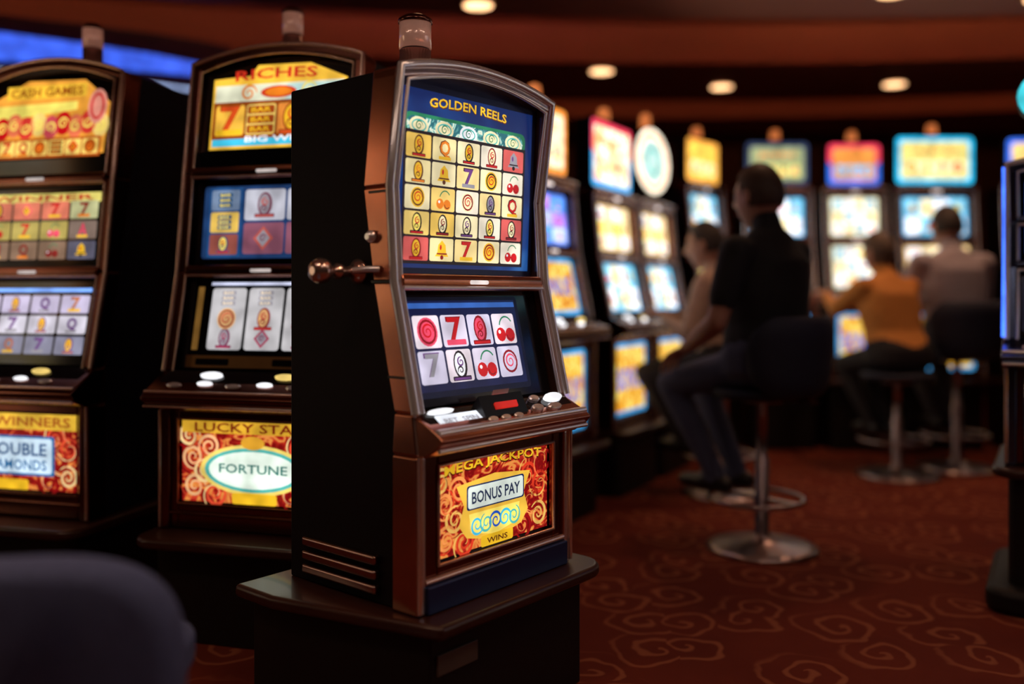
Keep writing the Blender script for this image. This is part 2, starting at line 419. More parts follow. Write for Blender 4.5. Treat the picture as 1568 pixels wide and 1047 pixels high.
def c_reel_m2_low(p):
    w, h = p.w, p.h
    p.rect(0, 0, w, h, BLK); p.layer()
    p.rect(.02, .002, w-.04, .04, BRASS); p.layer()
    p.rr(w*.1, .01, w*.22, .022, BLK, .004); p.rr(w*.6, .01, w*.18, .022, BLK, .004)
    p.rect(.035, .06, .022, h-.09, em(180, 130, 60, .35)); p.layer()
    y0 = .056; gh = h-y0-.03
    grid(p, .085, y0, w-.15, gh, 3, 1, lambda i, j: em(205, 202, 205, .85), lambda i, j: 99, .01, None, None)
    for i in range(3):
        cw = (w-.15)/3
        cx = .085+(i+.5)*cw
        symbol(p, cx, y0+gh*.2, .075, [5, 6, 5][i], em(170, 60, 90), GREY, em(120, 40, 80))
        symbol(p, cx, y0+gh*.5, .085, [2, 5, 4][i], em(200, 60, 60), em(230, 180, 120), em(150, 50, 50))
        symbol(p, cx, y0+gh*.82, .065, [4, 4, 2][i], em(150, 50, 50), em(240, 220, 190), GREY)
    p.layer(); p.layer(); p.layer()
    p.rect(.085, h-.026, w-.15, .01, em(220, 225, 255, .9))
def c_reel_m1_up(p):
    w, h = p.w, p.h
    p.rect(0, 0, w, h, BLK); p.layer()
    p.rect(.03, h*.8, w-.06, h*.12, em(225, 210, 110)); p.layer()
    grid(p, .035, .02, w-.07, h*.76, 4, 3, lambda i, j: [em(140, 110, 90), em(190, 170, 90, .9), em(225, 120, 95)][j] if i < 3 else [em(90, 90, 110), em(130, 110, 100), em(190, 190, 140)][j], None, .008, None, None)
    p.text('WINNER', w*.1, h*.825, w*.8, h*.07, em(190, 60, 40))
def c_reel_m1_low(p):
    w, h = p.w, p.h
    p.rect(0, 0, w, h, BLK); p.layer()
    grid(p, .03, .03, w-.06, h-.085, 4, 3, lambda i, j: [em(150, 150, 175, .8), em(215, 210, 225), em(200, 190, 220)][j], lambda i, j: [5, 8, 0][(i+j) % 3], .009, lambda i, j: [(PUR, GREY, em(70, 60, 120)), (em(200, 120, 60), YEL, PUR)][(i+j) % 2], None)
    p.rect(.03, h-.048, w-.06, .014, em(120, 170, 255, 1.2))
def mk_bg(bgc, cells, nc, nr, hdr=None):
    def c(p):
        w, h = p.w, p.h
        p.rect(0, 0, w, h, BLK); p.layer()
        p.rr(.02, .015, w-.04, h-.03, em(*bgc), .01); p.layer()
        hh = h-.05
        grid(p, .035, .025, w-.07, hh, nc, nr, cells, None, .006, None, None, .7)
    return c
def mk_art(fr, t, tc):
    def c(p):
        w, h = p.w, p.h
        p.rect(0, 0, w, h, BLK); p.layer()
        p.rr(.008, .008, w-.016, h-.016, em(*fr), .02); p.layer()
        p.rr(.03, .03, w-.06, h-.06, ART_GOLD, .015); p.layer()
        if t: p.text(t, w*.15, h*.35, w*.7, h*.3, em(*tc))
    return c

# ------------------------------------------------------------ slot machine
def lerp(a, b, t): return a+(b-a)*t
def arch_pts(W, z, ah, x0=0., x1=None, n=14):
    x1 = W if x1 is None else x1
    return [(lerp(x0, x1, i/n), z+ah*(1-(2*i/n-1)**2)) for i in range(n+1)]

def slot(name, x, y, rot, W, D, zb, zbel, zdeck, dk, nodes, contents, belly, arch=.04, trim=None, trim_r=.008, frame=None, body=None,
         fdep=.09, candle=None, buttons='white', base=None, topper=None, belly_pad=.05, belly_z0=.055, fw=.026, over=.018, lipd=.092, top_m=.04, sign_low=.024, front=None, btrim=None, lamp=1.1):
    e = empty(name, x, y, 0, math.radians(rot))
    trim = trim or CHROME; frame = frame or COPPER; body = body or SIDE; front = front or frame
    top = nodes[-1]
    F = [(0, zb), (0, zbel), dk] + nodes
    bm = bmesh.new()
    off = .05
    prism_x(bm, [(F[0][0]+off, F[0][1]), (F[1][0]+off, F[1][1])] + [(d+off, z) for d, z in F[2:]] + [(D, top[1]), (D, zb)], 0, W)
    prism_y(bm, [(0, top[1]-.01), (W, top[1]-.01)] + arch_pts(W, top[1], arch)[::-1], top[0]+fdep*.6, D)
    finish('cabinet', bm, body, e, bevel=.006)
    bm = bmesh.new()
    for x0, x1 in ((-.012, fw), (W-fw, W+.012)):
        back = [(d+fdep*(.75 if i in (2, 3) else 1.), z) for i, (d, z) in enumerate(F)]
        for i in range(len(F)-1):
            prism_x(bm, [F[i], F[i+1], back[i+1], back[i]], x0, x1)
    a_out = arch_pts(W, top[1], arch, -.012, W+.012); a_in = arch_pts(W, top[1]-.03, arch, -.012, W+.012)
    prism_y(bm, a_out + a_in[::-1], top[0]-.004, top[0]+fdep)
    finish('side_frame', bm, [frame, front], e, bevel=.007, front_mi=1)
    L = [(-.006, d-.004, z) for d, z in F[2:]]
    R = [(W+.006, d-.004, z) for d, z in F[2:]]
    A = [(px, top[0]-.006, pz) for px, pz in arch_pts(W, top[1], arch, -.006, W+.006)]
    tube('edge_trim', L[:-1]+A+R[:-1][::-1], trim_r, trim, e)
    L2 = [(fw+.002, d-.001, z) for d, z in F[2:]]; R2 = [(W-fw-.002, d-.001, z) for d, z in F[2:]]
    A2 = [(px, top[0]-.004, pz) for px, pz in arch_pts(W, top[1]-.028, arch, fw+.002, W-fw-.002)]
    tube('inner_trim', L2[:-1]+A2+R2[:-1][::-1], trim_r*.45, trim, e)
    tube('lower_trim', [(-.006, -.003, zb+.01), (-.006, -.003, zbel)], trim_r*.6, WCHROME, e)
    tube('lower_trim_b', [(W+.006, -.003, zb+.01), (W+.006, -.003, zbel)], trim_r*.6, WCHROME, e)
    bars = bmesh.new()
    for d, z in nodes[:-1]:
        if (d, z) in skip_bar: continue
        prism_x(bars, [(d-.006, z-.022), (d-.012, z-.008), (d-.012, z+.008), (d-.004, z+.02), (d+.05, z+.02), (d+.05, z-.022)], fw-.002, W-fw+.002)
    zl = zbel
    prism_x(bars, [(.06, zl), (-.02, zl), (-lipd+.02, zl+.022), (-lipd, zl+.045), (-lipd+.004, zdeck-.012), (-lipd+.02, zdeck), (dk[0]+.01, dk[1]), (dk[0]+.06, dk[1])], -over, W+over)
    finish('cross_bars_and_deck', bars, frame, e, bevel=.008)
    for d, z in nodes[:-1]:
        if (d, z) in skip_bar: continue
        tube('bar_trim', [(fw, d-.012, z-.014), (W-fw, d-.012, z-.014)], trim_r*.4, trim, e)
        bm = bmesh.new(); box(bm, (W*.44, d-.018, z-.005), (W*.56, d-.006, z+.006)); finish('badge_lamp', bm, em(235, 220, 215, lamp), e, bevel=.004)
    tube('deck_lip_trim', [(-over+.004, -lipd+.022, zdeck+.001), (W+over-.004, -lipd+.022, zdeck+.001)], trim_r*.8, trim, e)
    tube('deck_lip_lower_trim', [(-over+.004, -lipd+.016, zl+.02), (W+over-.004, -lipd+.016, zl+.02)], trim_r*.5, trim, e)
    d0 = -lipd+.037
    dvec = Vector((0, dk[0]-d0, dk[1]-zdeck)); dl = dvec.length
    p = Panel((.01, d0, zdeck+.003), dvec, dl, W-.02)
    p.rr(0, 0, W-.02, dl*.98, BLK, .006); p.layer()
    if buttons == 'main':
        p.rr(.03, .010, .16, .040, em(235, 240, 250, 1.15), .006)
        p.layer(); p.text('BET  SPIN', .05, .02, .12, .016, GREY)
    p.build('deck_glass', e)
    bb = bmesh.new()
    un = dvec.normalized(); nn = Vector((1, 0, 0)).cross(un)
    def btn(cx, cv, rx, ry, hgt, mi):
        o = Vector((cx, d0, zdeck+.003)) + un*cv + nn*.0015
        ring0 = []
        for (sc, hh) in ((1, 0), (1, hgt*.7), (.8, hgt)):
            ring0.append([bb.verts.new(o + Vector((1, 0, 0))*rx*sc*math.cos(a) + un*ry*sc*math.sin(a) + nn*hh) for a in [2*math.pi*i/14 for i in range(14)]])
        for k in range(2):
            for i in range(14):
                f = bb.faces.new((ring0[k][i], ring0[k][(i+1) % 14], ring0[k+1][(i+1) % 14], ring0[k+1][i])); f.material_index = mi
        f = bb.faces.new(ring0[2]); f.material_index = mi
        f = bb.faces.new(ring0[0][::-1]); f.material_index = mi
    def wedge(x0, x1, v0, v1, h0, h1, mi):
        O = Vector((0, d0, zdeck+.003)) + nn*.001; X = Vector((1, 0, 0))
        P_ = [O+un*v0, O+un*v1, O+un*v1+nn*h1, O+un*v0+nn*h0]
        bm_prism(bb, [q+X*x0 for q in P_], X*(x1-x0), mi)
    if buttons == 'main':
        btn(.07, dl*.86, .045, .008, .008, 0)
        wedge(W*.33, W*.62, dl*.2, dl*.95, .006, .032, 3)
        wedge(W*.41, W*.56, dl*.42, dl*.62, .018, .026, 2)
        wedge(W*.42, W*.53, dl*.93, dl*.99, .03, .045, 1)
        for i in range(3): btn(W*.37+i*.05, dl*.1, .018, .009, .008, [1, 1, 1][i])
        btn(W*.70, dl*.3, .024, .012, .012, 1); btn(W*.82, dl*.25, .03, .012, .012, 1)
        btn(W*.87, dl*.75, .038, .014, .014, 0); btn(W*.73, dl*.8, .02, .012, .012, 1)
    else:
        for i in range(5):
            btn(W*(.12+.17*i), .022+(.010 if i % 2 else 0), .028, .010, .008, [1, 0, 1, 0, 1][i])
        btn(W*.3, dl*.72, .04, .014, .010, 0); btn(W*.72, dl*.72, .036, .012, .009, 4)
    finish('deck_buttons', bb, [em(250, 250, 255, 1.2), CHROME, em(210, 40, 30, .9), BLACKP, em(250, 215, 120, 1.0)], e, smooth=False)
    bf = bmesh.new(); pad = belly_pad
    inner = (pad, W-pad*.8, zb+belly_z0, zbel-.03)
    for (ax, bx, az, bz) in ((fw-.004, inner[0], zb+.005, zbel), (inner[1], W-fw+.004, zb+.005, zbel), (inner[0], inner[1], zb+.005, inner[2]), (inner[0], inner[1], inner[3], zbel)):
        box(bf, (ax, .012, az), (bx, .06, bz))
    finish('belly_frame', bf, COPPERD, e, bevel=.006)
    tube('belly_trim', [(inner[0], .01, inner[2]), (inner[1], .01, inner[2]), (inner[1], .01, inner[3]), (inner[0], .01, inner[3])], trim_r*.45, btrim or frame, e, cyclic=True)
    if belly_z0 > .06:
        tube('belly_lower_rail', [(fw, .006, inner[2]-.03), (W-fw, .006, inner[2]-.03)], trim_r*.7, btrim or frame, e)
    p = Panel((inner[0], .03, inner[2]), (0, 0, 1), inner[3]-inner[2], inner[1]-inner[0]); belly(p); p.build('belly_glass', e)
    for (i0, i1, rec, fn, nm) in contents:
        a = F[i0]; b = F[i1]
        mA = (.022 if nm != 'top_sign' else sign_low) if i0 > 2 else .008
        mB = .024 if i1 < len(F)-1 else top_m
        v = Vector((0, b[0]-a[0], b[1]-a[1])); L_ = v.length; v.normalize()
        o = Vector((fw+.004, a[0]+rec, a[1])) + v*mA
        p = Panel(o, v, L_-mA-mB, W-2*fw-.008); fn(p); p.build(nm, e)
        if sign_low > .03 and nm == 'top_sign':
            bm = bmesh.new(); box(bm, (fw, a[0]+.02, a[1]+.01), (W-fw, a[0]+.05, a[1]+sign_low)); finish('sign_sill', bm, GLASS, e)
        if i1 == len(F)-1:
            bm = bmesh.new()
            zt = o + v*(L_-mA-mB)
            pts = [(fw, zt.z-.002), (W-fw, zt.z-.002)] + arch_pts(W, top[1]-.024, arch, fw, W-fw)[::-1][1:-1]
            prism_y(bm, pts, zt.y+.001, zt.y+.02); finish('arch_glass', bm, NAVY if fn is c_main_top else GLASS, e)
    if candle:
        cx, cy, r, z0c, z1c = candle
        bm = bmesh.new()
        hh = z1c-z0c
        lathe(bm, [(r*1.15, z0c), (r*1.15, z0c+hh*.06), (r*.98, z0c+hh*.1), (r*.98, z0c+hh*.55)], cx, cy, 28, 0)
        lathe(bm, [(r*.9, z0c+hh*.551), (r*.9, z0c+hh*.57)], cx, cy, 28, 2)
        lathe(bm, [(r, z0c+hh*.571), (r, z0c+hh*.9)], cx, cy, 28, 1)
        lathe(bm, [(r*1.06, z0c+hh*.901), (r*1.06, z0c+hh*.95), (r*.7, z1c)], cx, cy, 28, 3)
        finish('signal_candle', bm, [mat('candle_collar', (.75, .38, .32), .2, .75, noise=.2), mat('candle_lens', (.98, .74, .66), .2, .35, lin((215, 140, 115)), .22, coat=.5), BLACKP, COPPERD], e)  # weak lens glow added to make up for its dark reflections
    if base:
        sl, zs, pl = base
        bm = bmesh.new(); prism_z(bm, sl, zb-zs, zb); finish('base_top', bm, WOODD, e, bevel=.014, bseg=4)
        bm = bmesh.new(); prism_z(bm, pl, 0, zb-zs)
        finish('plinth', bm, PLINTH, e, bevel=.006)
    if topper: topper(e, W, top)
    return e

def rpoly(x0, y0, x1, y1, r=.08, corners=(1, 1, 0, 0)):
    pts = []
    for (cx, cy, a0, on) in ((x1-r, y0+r, -90, corners[1]), (x1-r, y1-r, 0, corners[2]), (x0+r, y1-r, 90, corners[3]), (x0+r, y0+r, 180, corners[0])):
        if on:
            for i in range(7):
                a = math.radians(a0+15*i); pts.append((cx+r*math.cos(a), cy+r*math.sin(a)))
        else:
            a = math.radians(a0+45); pts.append((cx+r*(1 if math.cos(a) > 0 else -1), cy+r*(1 if math.sin(a) > 0 else -1)))
    return pts

skip_bar = [(.105, 1.363)]
main = slot('slot_machine', -.214, 2.14, 50, .58, .504, .338, .715, .775, (.015, .815),
            [(.09, 1.13), (.105, 1.363), (.068, 1.648)],
            [(2, 3, .03, c_main_low, 'reel_screen'), (3, 5, .032, c_main_top, 'main_display')], c_belly_main, arch=.04,
            candle=(.27, .30, .045, 1.66, 1.875), buttons='main', fw=.018, over=.006, lipd=.078, top_m=.018, belly_pad=.068, belly_z0=.105, trim_r=.0115,
            front=mat('polished_front_frame', (.85, .72, .70), .24, .85, noise=.2), btrim=WCHROME,
            base=([(-.02, -.085)] + rpoly(-.02, -.085, .675, .56, .09, (0, 1, 0, 0))[0:7] + [(.675, .56), (-.14, .56), (-.14, .4)], .035,
                  [(0, -.03), (.6, -.03), (.6, .53), (-.1, .53), (-.1, .42)]))
bm = bmesh.new(); box(bm, (.015, -.010, .3385), (.567, .014, .405)); finish('kick_strip', bm, NAVY, main, bevel=.004)
bm = bmesh.new()
Mx = Matrix.Translation((-.005, .21, 1.155)) @ Matrix.Rotation(-math.pi/2, 4, 'Y')
lathe(bm, [(.03, 0), (.032, .012), (.022, .02), (.014, .03), (.012, .06), (.018, .062), (.02, .075), (.013, .082), (.012, .1), (.024, .104), (.030, .116), (.031, .130), (.024, .144), (.010, .150)], 0, 0, 28, 0, Mx)
finish('handle_knob', bm, mat('handle_metal', (.75, .52, .46), .2, .9, noise=.2), main)
bm = bmesh.new()
lathe(bm, [(.016, 0), (.016, .01), (.008, .02)], 0, 0, 20, 0, Matrix.Translation((-.013, .155, 1.24)) @ Matrix.Rotation(-math.pi/2, 4, 'Y'))
finish('side_lock', bm, CHROME, main)
tube('handle_arm', [(-.012, .13, 1.16), (-.03, .15, 1.16), (-.035, .2, 1.158)], .009, CHROME, main)
bm = bmesh.new()
for i in range(3):
    z = .365+i*.036
    prism_x(bm, [(.14, z), (.43, z), (.43, z+.024), (.14, z+.024)], -.022, .001)
finish('side_vents', bm, mat('vent_metal', (.4, .24, .22), .22, 1, noise=.2), main, bevel=.007)
bm = bmesh.new()
for z in (.9, 1.13, 1.35):
    d = {.9: .03, 1.13: .09, 1.35: .1}[z]
    box(bm, (-.0145, d, z-.003), (-.011, d+.07, z+.003))
finish('frame_joints', bm, BLACKP, main)
bm = bmesh.new(); box(bm, (.02, -.036, .2), (.16, -.029, .25)); finish('asset_plate', bm, mat('plate', (.12, .08, .06), .5, 0, noise=.2), main, bevel=.002)

nodesL = [(.093, 1.176), (.13, 1.505), (.185, 1.885)]
zones = lambda a, b, c: [(2, 3, .03, a, 'reel_screen'), (3, 4, .03, b, 'main_display'), (4, 5, .03, c, 'top_sign')]
baseL = lambda W: (rpoly(-.04, -.12, W+.04, .64, .07, (1, 1, 0, 0)), .035, rpoly(0, -.05, W, .62, .04, (1, 1, 0, 0)))
kwL = dict(frame=COPPERD, trim=WCHROME, trim_r=.007, top_m=.0, sign_low=.075, belly_z0=.085, base=baseL(.62), lamp=.8)
slot('slot_machine', -1.136, 2.95, -15, .62, .6, .338, .725, .79, (.02, .85), nodesL,
     zones(c_reel_m2_low, c_reel_m2_up, c_sign_m2), c_belly_oval, arch=.05, candle=(.28, .35, .036, 1.89, 2.11), **kwL)
slot('slot_machine', -2.02, 3.187, -15, .62, .6, .338, .725, .79, (.02, .85), nodesL,
     zones(c_reel_m1_low, c_reel_m1_up, c_sign_m1), c_belly_plate, arch=.06, body=SIDEB, candle=(.40, .3, .036, 1.89, 2.10), **kwL)
slot('slot_machine', -2.95, 3.46, -15, .62, .6, .338, .725, .79, (.02, .85), nodesL,
     zones(c_reel_m2_low, c_reel_m1_up, c_sign_m1), c_belly_oval, arch=.06, **kwL)

# --- background machines (brighter displays)
EK = 1.6; palette()
def sign_box(w, h, zc, content, kind='rect', fr=None, glowc=None, dep=.1, sp=0):
    def f(e, W, top):
        bm = bmesh.new(); cx = W/2; cy = top[0]+.03
        fr_ = fr or CYN
        if kind == 'rect':
            prism_y(bm, [(cx-w/2, zc-h/2), (cx+w/2, zc-h/2), (cx+w/2, zc+h/2)] + [(cx+w/2-w*i/8, zc+h/2+.02*math.sin(math.pi*i/8)) for i in range(1, 8)] + [(cx-w/2, zc+h/2)], cy, cy+dep)
        else:
            prism_y(bm, [(cx+w/2*math.cos(2*math.pi*i/36), zc+h/2*math.sin(2*math.pi*i/36)) for i in range(36)], cy, cy+dep)
        finish('topper_case', bm, SIDE, e, bevel=.006)
        p = Panel((cx-w/2, cy-.001, zc-h/2), (0, 0, 1), h, w)
        if kind == 'rect':
            p.rr(.004, .004, w-.008, h-.008, fr_, .03); p.layer()
            if sp: p.rr(.004, h*.5, w-.008, h*.5-.004, em(240, 60, 90), .03); p.layer()
            p.rr(.035, .035, w-.07, h-.07, content, .02); p.layer()
            grid(p, .06, h*.2, w-.12, h*.3, 4, 1, glowc or CRM, None, .01)
            p.text('JACKPOT', w*.2, h*.6, w*.6, h*.16, em(220, 120, 50))
        else:
            p.ell(w/2, h/2, w/2-.004, h/2-.004, fr or em(255, 240, 215, 1.2), 36); p.layer(); p.ring(w/2, h/2, w*.42, h*.42, .02, ORG if not fr else WHT, 36); p.layer()
            p.ell(w/2, h/2, w*.32, h*.32, em(190, 225, 220, .8) if not fr else em(30, 80, 120, .7), 32); p.layer(); p.ring(w/2, h/2, w*.2, h*.2, .02, TEAL, 24)
        p.build('topper_sign', e)
        bm = bmesh.new()
        for sx in (-.25, .25): box(bm, (cx+sx*w-.02, cy+.02, top[1]-.01), (cx+sx*w+.02, cy+.07, zc-h/2+.01 if kind == 'rect' else zc-h*.4))
        finish('topper_posts', bm, SIDE, e)
        bm = bmesh.new(); lathe(bm, [(.035, zc+h/2+.01), (.035, zc+h/2+.05), (.03, zc+h/2+.09), (.01, zc+h/2+.1)], cx, cy+.05, 16)
        finish('topper_candle', bm, em(235, 130, 70, .5), e)
    return f
BC = mat('bg_chrome', (.85, .7, .7), .26, .85, noise=.1)
baseB = lambda W, D=.5: (rpoly(-.03, -.1, W+.03, D+.02, .06, (1, 1, 0, 0)), .035, rpoly(0, -.03, W, D, .04, (1, 1, 0, 0)))
def bgslot(x, y, rot, W, zz, cs, belly, topper, D=.46, name='slot_machine', base=True):
    zb, zbel, zd, z1, z2, z3 = zz
    return slot(name, x, y, rot, W, D, zb, zbel, zd, (.02, zd+.05), [(.09, z1), (.12, z2), (.11, z3)],
                [(2, 3, .03, cs[0], 'reel_screen'), (3, 4, .03, cs[1], 'main_display')], belly, arch=.01, frame=COPPERD, trim=BC, trim_r=.009, base=baseB(W, D), topper=topper)
creamy = mk_bg((250, 205, 140, 1.0), lambda i, j: [CRM, LYEL, WHT, em(240, 215, 150)][(i*2+j) % 4], 4, 3)
tealy = mk_bg((90, 175, 225), lambda i, j: [WHT, em(130, 205, 230), CRM][(i+j) % 3], 4, 2)
bluey = mk_bg((90, 130, 240, 1.0), lambda i, j: [em(180, 130, 235), em(90, 160, 250), em(190, 205, 255)][(i+j) % 3], 3, 3)
whitey = mk_bg((240, 230, 190, 1.0), lambda i, j: [WHT, CRM, em(170, 215, 230, 1.0)][(i+j) % 3], 4, 3)
yelly = mk_art((60, 150, 210), 'BONUS', (40, 90, 200))
zA = (.36, .86, .93, 1.31, 1.64, 1.67)
bgslot(.55, 4.9, 60, .58, zA, (tealy, creamy), yelly, sign_box(.56, .38, 1.885, ART_CREAM, 'rect', em(50, 170, 240), sp=1))
bgslot(.875, 5.46, 60, .56, zA, (tealy, creamy), yelly, sign_box(.6, .42, 1.94, None, 'round'))
bgslot(.13, 4.15, 60, .58, zA, (yelly, bluey), yelly, sign_box(.5, .34, 1.87, em(255, 225, 190, 1.1), 'rect', em(250, 150, 60)))
zB = (.5, 1.0, 1.07, 1.48, 1.83, 1.86)
bgslot(1.29, 6.12, 50, .5, zB, (creamy, tealy), yelly, sign_box(.46, .3, 2.03, em(250, 200, 80, 1.0), 'rect', em(250, 170, 70)))
bgslot(1.68, 6.42, 2, .48, zB, (whitey, tealy), yelly, sign_box(.46, .31, 2.04, em(170, 180, 130, .7), 'rect', em(60, 75, 110, .6), em(225, 220, 130)))
bgslot(2.24, 6.4, 0, .44, zB, (whitey, whitey), yelly, sign_box(.38, .3, 2.03, em(230, 150, 70, .8), 'rect', em(50, 110, 230), em(110, 190, 230), sp=1))
bgslot(2.76, 6.4, 0, .56, zB, (creamy, tealy), yelly, sign_box(.56, .34, 2.06, em(225, 210, 120, .9), 'rect', em(40, 190, 240, 1.0)))
bgslot(3.45, 6.3, -8, .56, zB, (tealy, creamy), yelly, sign_box(.5, .32, 2.04, em(235, 200, 120, .9), 'rect', em(60, 115, 245, 1.0)))
# unseen bright machines, added left and right to reflect in copper and chrome
zC = (.34, .8, .87, 1.22, 1.56, 1.6)
bgslot(-3.2, 2.0, 90, .6, zC, (creamy, creamy), yelly, sign_box(.56, .36, 1.82, ART_CREAM, 'rect', em(250, 150, 60)))
bgslot(3.3, 3.3, -90, .6, zC, (whitey, creamy), yelly, sign_box(.56, .36, 1.82, em(255, 240, 220, 1.1), 'rect', em(90, 120, 240)))
bgslot(3.3, 2.5, -90, .6, zC, (creamy, bluey), yelly, sign_box(.56, .36, 1.82, ART_CREAM, 'rect', em(90, 120, 240)))

NEON = em(60, 110, 255, 1.6)
EK = 1.0; palette()
mr_ = slot('slot_machine', 1.735, 3.18, -31, .6, .5, .5, .84, .9, (.02, .94), [(.08, 1.2), (.09, 1.36), (.06, 1.56)],
     [(2, 3, .03, c_main_low, 'reel_screen'), (3, 5, .032, mk_bg((40, 80, 190), lambda i, j: [em(60, 110, 210), BLU, CYN][(i+j) % 3], 5, 4), 'main_display')],
     c_belly_plate, arch=.03, trim=CHROME, trim_r=.01, frame=mat('blue_black_frame', (.10, .14, .26), .2, .9, noise=.2),
     base=(rpoly(-.05, -.08, .65, .52, .08, (1, 1, 0, 0)), .035, rpoly(.0, -.03, .6, .5, .05, (1, 1, 0, 0))),
     topper=sign_box(.56, .3, 1.80, None, 'round', em(70, 210, 225, 1.1)))
tube('neon_edge', [(-.016, d-.006, z) for d, z in [(.01, .95), (.08, 1.2), (.09, 1.36), (.06, 1.55)]], .005, NEON, mr_)
bm = bmesh.new(); prism_z(bm, rpoly(-.07, -.1, .67, .54, .08, (1, 1, 1, 1)), 0, .09); finish('foot_plate', bm, PLINTH, mr_, bevel=.03, bseg=4)

# ------------------------------------------------------------ stools / chairs
UPH = mat('blue_black_upholstery', (.018, .022, .045), .75, 0, noise=.3, nscale=60, bump=.4, bscale=400)
UPHN = mat('navy_upholstery', (.09, .115, .25), .85, 0, noise=.25, nscale=80, bump=.5, bscale=500)
def curved_back(bm, R, z0, z1, half, th, flare=.03, n=16, m=8, mi=0):
    F_ = []; B_ = []
    for j in range(m+1):
        v = j/m
        for (lst, rr) in ((F_, R), (B_, R+th)):
            row = []
            for i in range(n+1):
                u = -1+2*i/n
                s_ = max((1-abs(2*v-1)**3.2)**(1/3.2) if 0 < v < 1 else .66, .66)
                a = u*half*s_
                rad = rr + flare*v
                t = 1-(abs(u)**8)
                rr2 = rad if lst is F_ else (R+flare*v) + th*max(.25, t*(1-abs(2*v-1)**8*.6))
                row.append(bm.verts.new((rr2*math.sin(a), -rr2*math.cos(a), lerp(z0, z1, v))))
            lst.append(row)
    for L, fl in ((F_, 0), (B_, 1)):
        for j in range(m):
            for i in range(n):
                q = (L[j][i], L[j][i+1], L[j+1][i+1], L[j+1][i])
                f = bm.faces.new(q if fl else q[::-1]); f.material_index = mi; f.smooth = True
    def br(a, b):
        for i in range(len(a)-1):
            f = bm.faces.new((a[i], a[i+1], b[i+1], b[i])); f.material_index = mi; f.smooth = True
    br(F_[0], B_[0]); br(F_[-1], B_[-1])
    br([r[0] for r in F_], [r[0] for r in B_]); br([r[-1] for r in F_], [r[-1] for r in B_])

def stool(x, y, face, zs, back=True, zback=1.0, rs=.21, m=UPH, name='bar_stool', footr=.2):
    e = empty(name, x, y, 0, math.radians(face-90))
    bm = bmesh.new()
    SC = mat('stool_chrome', (.40, .31, .31), .3, 1, noise=.15)
    lathe(bm, [(.235, 0), (.235, .012), (.2, .022), (.08, .034), (.045, .05), (.03, .07), (.03, zs*.55), (.022, zs*.56), (.022, zs-.07), (.09, zs-.065), (.09, zs-.05)], 0, 0, 40, 0)
    finish('pedestal', bm, SC, e)
    n = 40
    pts = [(footr*math.sin(2*math.pi*i/n)*1., .03+footr*math.cos(2*math.pi*i/n), .215) for i in range(n)]
    tube('foot_ring', pts, .010, SC, e, cyclic=True)
    bm = bmesh.new(); box(bm, (-.01, .02, .207), (.01, footr+.03, .223)); box(bm, (-.01, -footr+.03, .207), (.01, -.02, .223)); finish('foot_ring_spokes', bm, SC, e)
    bm = bmesh.new()
    lathe(bm, [(.1, zs-.05), (rs*.93, zs-.045), (rs, zs-.025), (rs, zs-.012), (rs*.93, zs-.004), (rs*.6, zs-.003), (.05, zs-.005)], 0, 0, 36)
    finish('seat', bm, m, e)
    if back:
        bm = bmesh.new(); curved_back(bm, rs*1.0+.02, zs-.03, zback, 1.25, .045)
        ob = finish('backrest', bm, m, e, smooth=True)
        s = ob.modifiers.new('s', 'SUBSURF'); s.levels = 1; s.render_levels = 1
        bm = bmesh.new(); box(bm, (-.03, -rs-.045, zs-.055), (.03, -.05, zs-.046)); box(bm, (-.03, -rs-.03, zs-.055), (.03, -rs-.02, zs+.05)); finish('back_bracket', bm, SC, e)
    return e

e = empty('upholstered_chair', -.80, 1.62, 0, math.radians(8))
bm = bmesh.new()
n = 56; layers = [(-.048, .86), (-.04, .93), (-.026, .98), (-.01, 1.), (.01, 1.), (.026, .98), (.04, .93), (.048, .86)]
rings = []
for (yy, sc) in layers:
    ring = []
    for i in range(n):
        a = 2*math.pi*i/n; c, s_ = math.cos(a), math.sin(a)
        px = .25*sc*math.copysign(abs(c)**.66, c); pz = .20*sc*math.copysign(abs(s_)**.72, s_)
        yc = -.26 + yy + 1.1*px*px - .12*(pz)
        ring.append(bm.verts.new((px, yc, .51+pz)))
    rings.append(ring)
for k in range(len(rings)-1):
    for i in range(n): bm.faces.new((rings[k][i], rings[k][(i+1) % n], rings[k+1][(i+1) % n], rings[k+1][i]))
for r_ in (rings[0], rings[-1]):
    cz = Vector((0, 0, 0))
    for v in r_: cz += v.co
    cc = bm.verts.new(cz/n + Vector((0, -.012 if r_ is rings[0] else .012, 0)))
    for i in range(n): bm.faces.new((r_[i], r_[(i+1) % n], cc))
finish('backrest', bm, UPHN, e, smooth=True)
bm = bmesh.new(); prism_z(bm, rpoly(-.2, -.18, .2, .22, .09, (1, 1, 1, 1)), .37, .45); finish('seat', bm, UPHN, e, bevel=.025, bseg=4)
bm = bmesh.new(); box(bm, (-.03, -.235, .33), (.03, -.2, .5)); box(bm, (-.03, -.235, .33), (.03, .1, .355)); finish('back_bracket', bm, BLACKP, e)
bm = bmesh.new(); lathe(bm, [(.24, 0), (.24, .015), (.05, .04), (.03, .06), (.03, .34), (.12, .345), (.12, .37)], 0, 0, 36); finish('pedestal', bm, CHROME, e)

